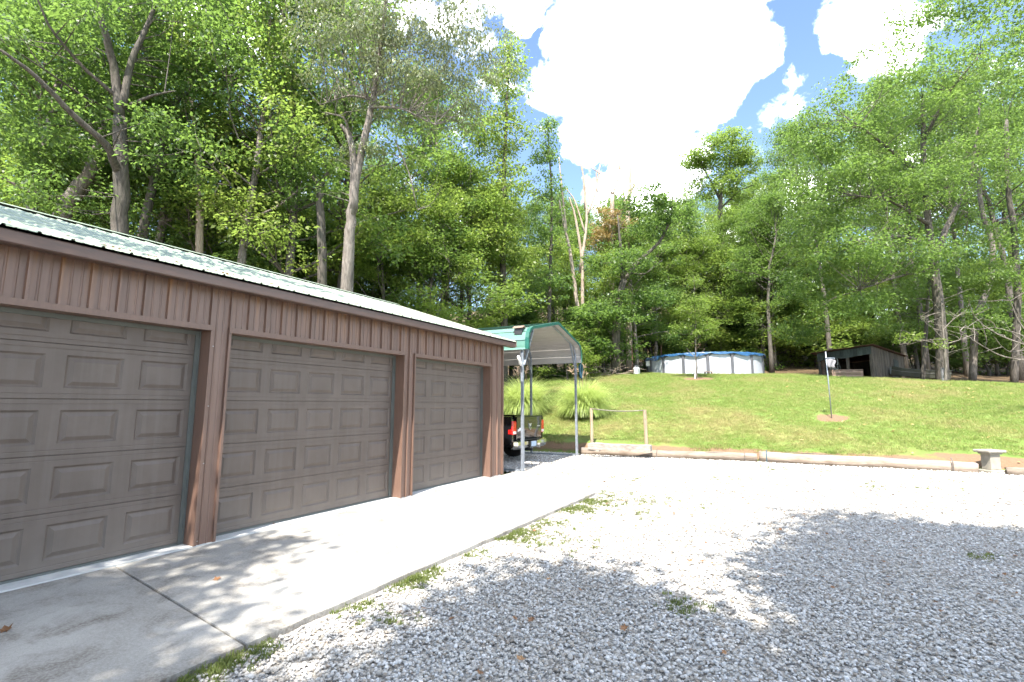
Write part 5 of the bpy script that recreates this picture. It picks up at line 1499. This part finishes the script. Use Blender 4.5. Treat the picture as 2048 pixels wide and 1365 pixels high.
# ------------------------------------------------------------------ swimming pool
pc = at(1408, 750, 33.6); PR = 3.74
pz = float(ground_z(pc[0], pc[1] - 3)) - .03
PO = thing('swimming_pool', 'round above-ground pool with white walls and grey uprights on the crest', 'pool', (pc[0], pc[1], pz))
NP = 16; PH = 1.32; a_off = math.atan2(-pc[1], -pc[0]) + R(4)
for k in range(NP):
    a0, a1 = a_off + 2 * math.pi * k / NP, a_off + 2 * math.pi * (k + 1) / NP
    mb = MB(); ns = 7
    aa = np.linspace(a0, a1, ns)
    zs = [0, .30, .305, .31, .62, .625, .63, .95, .955, .96, PH]
    ds = [0, 0, .006, 0, 0, .006, 0, 0, .006, 0, 0]
    for z_, d_ in zip(zs, ds):
        mb.v += [((PR - d_) * math.cos(a), (PR - d_) * math.sin(a), z_) for a in aa]
    mb.f = [[j * ns + i, j * ns + i + 1, (j + 1) * ns + i + 1, (j + 1) * ns + i] for j in range(len(zs) - 1) for i in range(ns - 1)]; mb.mi = [0] * len(mb.f)
    mb.build('wall_panel', M['pool_wall'], PO, fix=False)
    # arched band under the rail
    mb = MB(); rr = PR + .012
    for a, t_ in zip(aa, np.linspace(-1, 1, ns)):
        mb.v += [(rr * math.cos(a), rr * math.sin(a), PH - .05 - .26 * abs(t_) ** 3.2), (rr * math.cos(a), rr * math.sin(a), PH)]
    mb.f = [[2 * i, 2 * i + 2, 2 * i + 3, 2 * i + 1] for i in range(ns - 1)]; mb.mi = [0] * len(mb.f)
    mb.build('arch_band', M['pool_grey'], PO, fix=False)
    c_, s_ = math.cos(a0), math.sin(a0); t = np.array([-s_, c_, 0]); n3_ = np.array([c_, s_, 0])
    o = MB().extrude([(-.10, 0), (-.07, .05), (.07, .05), (.10, 0)], 2, 0, PH - .01).build('upright', M['pool_grey'], PO)
    o.location = n3_ * (PR + .013); o.rotation_euler = (0, 0, a0 - math.pi / 2)
    mb = MB(); V_ = []
    for a in np.linspace(a0, a1, 5):
        V_ += [(r_ * math.cos(a), r_ * math.sin(a), z_) for r_, z_ in ((PR - .10, PH - .01), (PR + .09, PH - .03), (PR + .10, PH), (PR + .06, PH + .025), (PR - .10, PH + .02))]
    mb.add(V_, [(i * 5 + k_, i * 5 + (k_ + 1) % 5, i * 5 + 5 + (k_ + 1) % 5, i * 5 + 5 + k_) for i in range(4) for k_ in range(5)])
    mb.build('top_rail', M['pool_grey'], PO)
# wrinkled blue cover draped over the rim, a thing of its own
mb = MB(); na = 160; r = np.random.default_rng(77)
fr_ = np.cumsum(r.normal(0, .03, na)); fr_ -= np.linspace(fr_[0], fr_[-1], na)
rings = [(0.05, .98 - .2), (2.2, PH - .38), (PR - .25, PH - .05), (PR + .02, PH + .045), (PR + .115, PH + .035), (PR + .135, PH - .03), (PR + .14, 0)]
for ri, (rad, zz) in enumerate(rings):
    for k in range(na):
        a = 2 * math.pi * k / na
        z_ = zz + .012 * math.sin(k * 1.7 + ri)
        if ri == len(rings) - 1: z_ = PH - .10 - .05 * math.sin(a * 16 + 1) - .05 * math.sin(a * 7) - abs(fr_[k]) * .5
        rj = rad + (r.normal(0, .008) if ri > 2 else 0)
        mb.v.append((rj * math.cos(a), rj * math.sin(a), z_))
mb.f = [[j * na + k, j * na + (k + 1) % na, (j + 1) * na + (k + 1) % na, (j + 1) * na + k] for j in range(len(rings) - 1) for k in range(na)]; mb.mi = [0] * len(mb.f)
o = mb.build('pool_cover', M['tarp'], fix=False); o.location = (pc[0], pc[1], pz)
tag(o, 'wrinkled blue tarpaulin cover drooping over the pool rim', 'pool cover')
# skimmer on the left, small bench, tank, stakes
sk = at(1297, 728, 33.6)
o = thing('pool_skimmer', 'white skimmer box fixed outside the left rim of the pool', 'skimmer', sk)
MB().cbox(-.16, .12, -.12, .12, -.18, .18, .03).build('box_body', M['white_plastic'], o)
MB().tube([(-.05, 0, -.18), (-.05, -.02, -.5), (.05, -.05, -.75)], .03, 8).build('hose', M['black_plastic'], o)
bc = at(1417, 749, 29.3); bz = float(ground_z(bc[0], bc[1]))
BN = thing('bench', 'tiny low wooden bench standing against the pool wall', 'bench', (bc[0], bc[1], bz), YAW)
MB().cbox(-.24, .24, -.10, .10, .16, .20, .01).build('seat', M['slat'], BN)
for x in (-.20, 0, .20): MB().box(x - .02, x + .02, -.08, .08, 0, .159).build('leg', M['slat'], BN)
tc = gnd(1275, 30.8)
TK = thing('propane_tank', 'squat white gas tank with a dark valve at the wood edge left of the pool', 'tank', tc)
MB().lathe([(.001, 0), (.15, .0), (.20, .04), (.215, .12), (.215, .36), (.20, .44), (.12, .50), (.001, .51)], 24).build('tank_body', M['white_plastic'], TK, smooth=True)
MB().lathe([(.001, .50), (.05, .50), (.05, .58), (.09, .59), (.09, .62), (.02, .64), (.02, .70), (.001, .70)], 12).build('valve', M['black_plastic'], TK, smooth=True)
MB().lathe([(.11, .49), (.13, .49), (.13, .60), (.11, .60)], 16).build('collar', M['cloth'], TK)
for px, py0, dep, lab in ((1267, 692, 30.6, 'tall thin rusty stake beside the white tank'), (1326, 688, 35.8, 'thin rusty stake rising behind the left rim of the pool')):
    g_ = gnd(px, dep); h = at(px, py0, dep)[2] - g_[2]
    o = MB().tube([(0, 0, -.2), (0.01, 0, h * .5), (.02, 0, h)], [.035, .033, .03], 8).build('stake', M['rust'])
    o.location = g_; tag(o, lab, 'stake')
# brush pile by the wood edge
c = gnd(1215, 31.0); r = np.random.default_rng(15)
mb = MB()
for k in range(60):
    p = np.array([r.normal(0, .9), r.normal(0, .35), r.uniform(0, .35)]); d = r.normal(0, 1, 3); d[2] = abs(d[2]) * .5
    mb.tube(curve(p, d, r.uniform(.5, 1.4), r, 3, .25, -.03), [.014, .011, .008, .004], 4)
o = mb.build('brush_pile', M['bark_dead'], fix=False); o.location = c; tag(o, 'heap of dry cut twigs at the wood edge behind the carport', 'brush pile', kind='stuff')

# ------------------------------------------------------------------ old shed
sA, sB, sC = at(1748, 757, 29.0), at(1638, 753, 31.5), at(1868, 757, 34.0)
zb = float(ground_z(sA[0], sA[1])) - .12
SH = thing('shed', 'low weathered lean-to shed with two dark openings under a rusty roof', 'shed', (sA[0], sA[1], zb))
fx = np.array([sB[0] - sA[0], sB[1] - sA[1], 0]); FL = np.linalg.norm(fx); fx /= FL
gx = np.array([sC[0] - sA[0], sC[1] - sA[1], 0]); gx -= fx * (gx @ fx); GL = 5.2; gx /= np.linalg.norm(gx)
HC, HL, HB = 2.06, 1.86, 1.70      # wall heights at corner, left end, back


def S(u, v, z_): return fx * u + gx * v + np.array([0, 0, z_])


def topz(u, v): return HC + (HL - HC) * u / FL + (HB - HC) * v / GL


def board(name, u0, u1, v, z0, z1a, z1b, mat, th=.025, along='u', parent=SH):
    mb = MB(); pts = []
    for w_ in (v, v + th):
        for (uu, zz) in ((u0, z0), (u1, z0), (u1, z1b), (u0, z1a)):
            pts.append(S(uu, w_, zz) if along == 'u' else S(w_, uu, zz))
    mb.add(pts, [(0, 1, 2, 3), (7, 6, 5, 4), (0, 1, 5, 4), (1, 2, 6, 5), (2, 3, 7, 6), (3, 0, 4, 7)])
    return mb.build(name, mat, parent)


# right-hand side wall of upright boards
r = np.random.default_rng(31); v = 0.03
while v < GL - .05:
    wd = r.uniform(.16, .26); j = r.uniform(-.02, .01)
    board('board', v + .006, min(v + wd, GL) - .006, -.03 + r.uniform(-.012, .012), r.uniform(.0, .08), topz(0, v) + j, topz(0, v + wd) + j, M['shed_board'], .025, 'v')
    v += wd
# front: fascia boards above the openings, corner and middle posts, left bay boards
u = 0.0
while u < FL - .02:
    wd = r.uniform(.2, .3); d = .52 + r.uniform(-.02, .05)
    board('board', u + .004, min(u + wd, FL) - .004, -.04 + r.uniform(-.008, .008), topz(u, 0) - d, topz(u, 0) - .02, topz(min(u + wd, FL), 0) - .02, M['shed_front'], .025, 'u')
    u += wd
for u in (.06, 1.32, 2.55, FL - .08):
    board('post', u - .07, u + .07, .0, 0, topz(u, 0) - .05, topz(u, 0) - .05, M['shed_board'], .12, 'u')
u = FL - .75
while u < FL - .1:
    board('board', u + .004, u + .20, .35, .05, topz(u, 0) - .3, topz(u, 0) - .3, M['slat'], .025, 'u'); u += .21
# back and left walls
board('back_wall', 0, FL, GL - .05, 0, topz(0, GL) - .02, topz(FL, GL) - .02, M['shed_board'], .04, 'u')
board('left_wall', 0.05, GL, FL - .05, 0, topz(FL, 0) - .02, topz(FL, GL) - .02, M['shed_board'], .04, 'v')
# roof sheets
nr_ = 7
for k in range(nr_):
    u0, u1 = -.22 + (FL + .5) * k / nr_, -.22 + (FL + .5) * (k + 1) / nr_ + .03
    mb = MB(); pts = []
    lift = .012 * (k % 2)
    for dz in (0, .03):
        for (uu, vv) in ((u0, -.32), (u1, -.32), (u1, GL + .2), (u0, GL + .2)): pts.append(S(uu, vv, topz(uu, vv) + dz + lift))
    mb.add(pts, [(0, 1, 2, 3), (7, 6, 5, 4), (0, 1, 5, 4), (1, 2, 6, 5), (2, 3, 7, 6), (3, 0, 4, 7)])
    mb.build('roof_sheet', M['rust'], SH)
# lean-to at the back
board('window_board', 3.3, 4.1, -.05, .95, 1.42, 1.35, M['shed_front'], .02, 'v')
# step ladder and leaning plank in the opening
LD = thing('step_ladder', 'grey wooden step ladder standing in the left shed opening', 'ladder', np.array([sA[0], sA[1], zb]) + S(2.0, -.35, 0.06))
for s in (-.22, .22):
    MB().beam(fx * s * 1.15 + np.array([0, 0, 0]), fx * s * .75 + np.array([0, 0, 1.35]) + gx * .25, .035, .06).build('rail', M['ladder'], LD)
    MB().beam(fx * s * 1.15 + gx * .75, fx * s * .75 + np.array([0, 0, 1.35]) + gx * .27, .03, .03).build('rear_leg', M['ladder'], LD)
for k in range(5):
    z_ = .22 + .25 * k
    MB().beam(fx * -.24 + np.array([0, 0, z_]) + gx * z_ * .18, fx * .24 + np.array([0, 0, z_]) + gx * z_ * .18, .12, .03).build('tread', M['ladder'], LD)
o = MB().beam((0, 0, 0.05), fx * 1.05 + np.array([0, 0, 1.0]), .05, .09).build('plank', M['ladder']); o.location = np.array([sA[0], sA[1], zb]) + S(1.05, -.45, 0)
tag(o, 'single board leaning aslant in the shed front beside the ladder', 'plank')
# slatted box
bc = at(1690, 757, 27.3); bz = float(ground_z(bc[0], bc[1]))
BX = thing('slatted_box', 'low box of brown horizontal slats on the lawn in front of the shed', 'planter box', (bc[0], bc[1], bz), YAW - R(16))
for k in range(4):
    for yy in (-.42, .42):
        MB().cbox(-.75, .75, yy - .02, yy + .02, .02 + k * .105, .105 + k * .105, .006).build('slat', M['slat'], BX)
    for xx in (-.72, .72):
        MB().cbox(xx - .02, xx + .02, -.39, .39, .02 + k * .105, .105 + k * .105, .006).build('slat', M['slat'], BX)
for xx in (-.69, .69, 0):
    for yy in (-.385, .385): MB().box(xx - .03, xx + .03, yy - .015, yy + .015, 0, .42).build('corner_post', M['slat'], BX)
MB().box(-.68, .68, -.37, .37, 0, .30).build('soil', M['ground'], BX)
# flat-bottomed boat beside the shed
bo = at(1838, 752, 29.3); bz = float(ground_z(bo[0], bo[1]))
BT = thing('boat', 'old olive flat-bottomed boat resting on blocks beside the shed', 'boat', (bo[0], bo[1], bz + .16), YAW - R(30))
BT.scale = (.66, .8, .9); BT.rotation_euler[1] = R(6)
st = [(-2.1, .50, .28, .62, .10), (-1.4, .62, .44, .52, .02), (-.4, .66, .50, .48, 0), (.6, .66, .50, .48, 0), (1.4, .62, .46, .50, 0), (2.1, .55, .42, .52, .04)]
V_ = []
for x, wt, wb, zt_, zb_ in st: V_ += [(x, -wt, zt_), (x, -wb, zb_), (x, wb, zb_), (x, wt, zt_), (x, wt - .04, zt_), (x, wb - .03, zb_ + .03), (x, -wb + .03, zb_ + .03), (x, -wt + .04, zt_)]
MB().add(V_, [(i * 8 + k, i * 8 + (k + 1) % 8, i * 8 + 8 + (k + 1) % 8, i * 8 + 8 + k) for i in range(5) for k in range(8)] + [tuple(range(8)), tuple(range(40, 48))]).build('hull', M['boat'], BT)
for s in (-1, 1):
    MB().tube([(x, s * (wt + .01), zt_ + .01) for x, wt, wb, zt_, zb_ in st], .025, 6).build('gunwale', M['boat'], BT, smooth=True)
    MB().tube([(x, s * (wt * .62 + wb * .38 + .012), zt_ * .6 + zb_ * .4) for x, wt, wb, zt_, zb_ in st], .014, 6).build('rub_strake', M['ladder'], BT, smooth=True)
for x in (-1.1, .3, 1.3): MB().box(x - .13, x + .13, -.57, .57, .30, .335).build('thwart', M['boat'], BT)
for x in (-1.2, 1.2): MB().box(x - .12, x + .12, -.45, .45, -.30, -.005).build('block', M['slat'], BT)
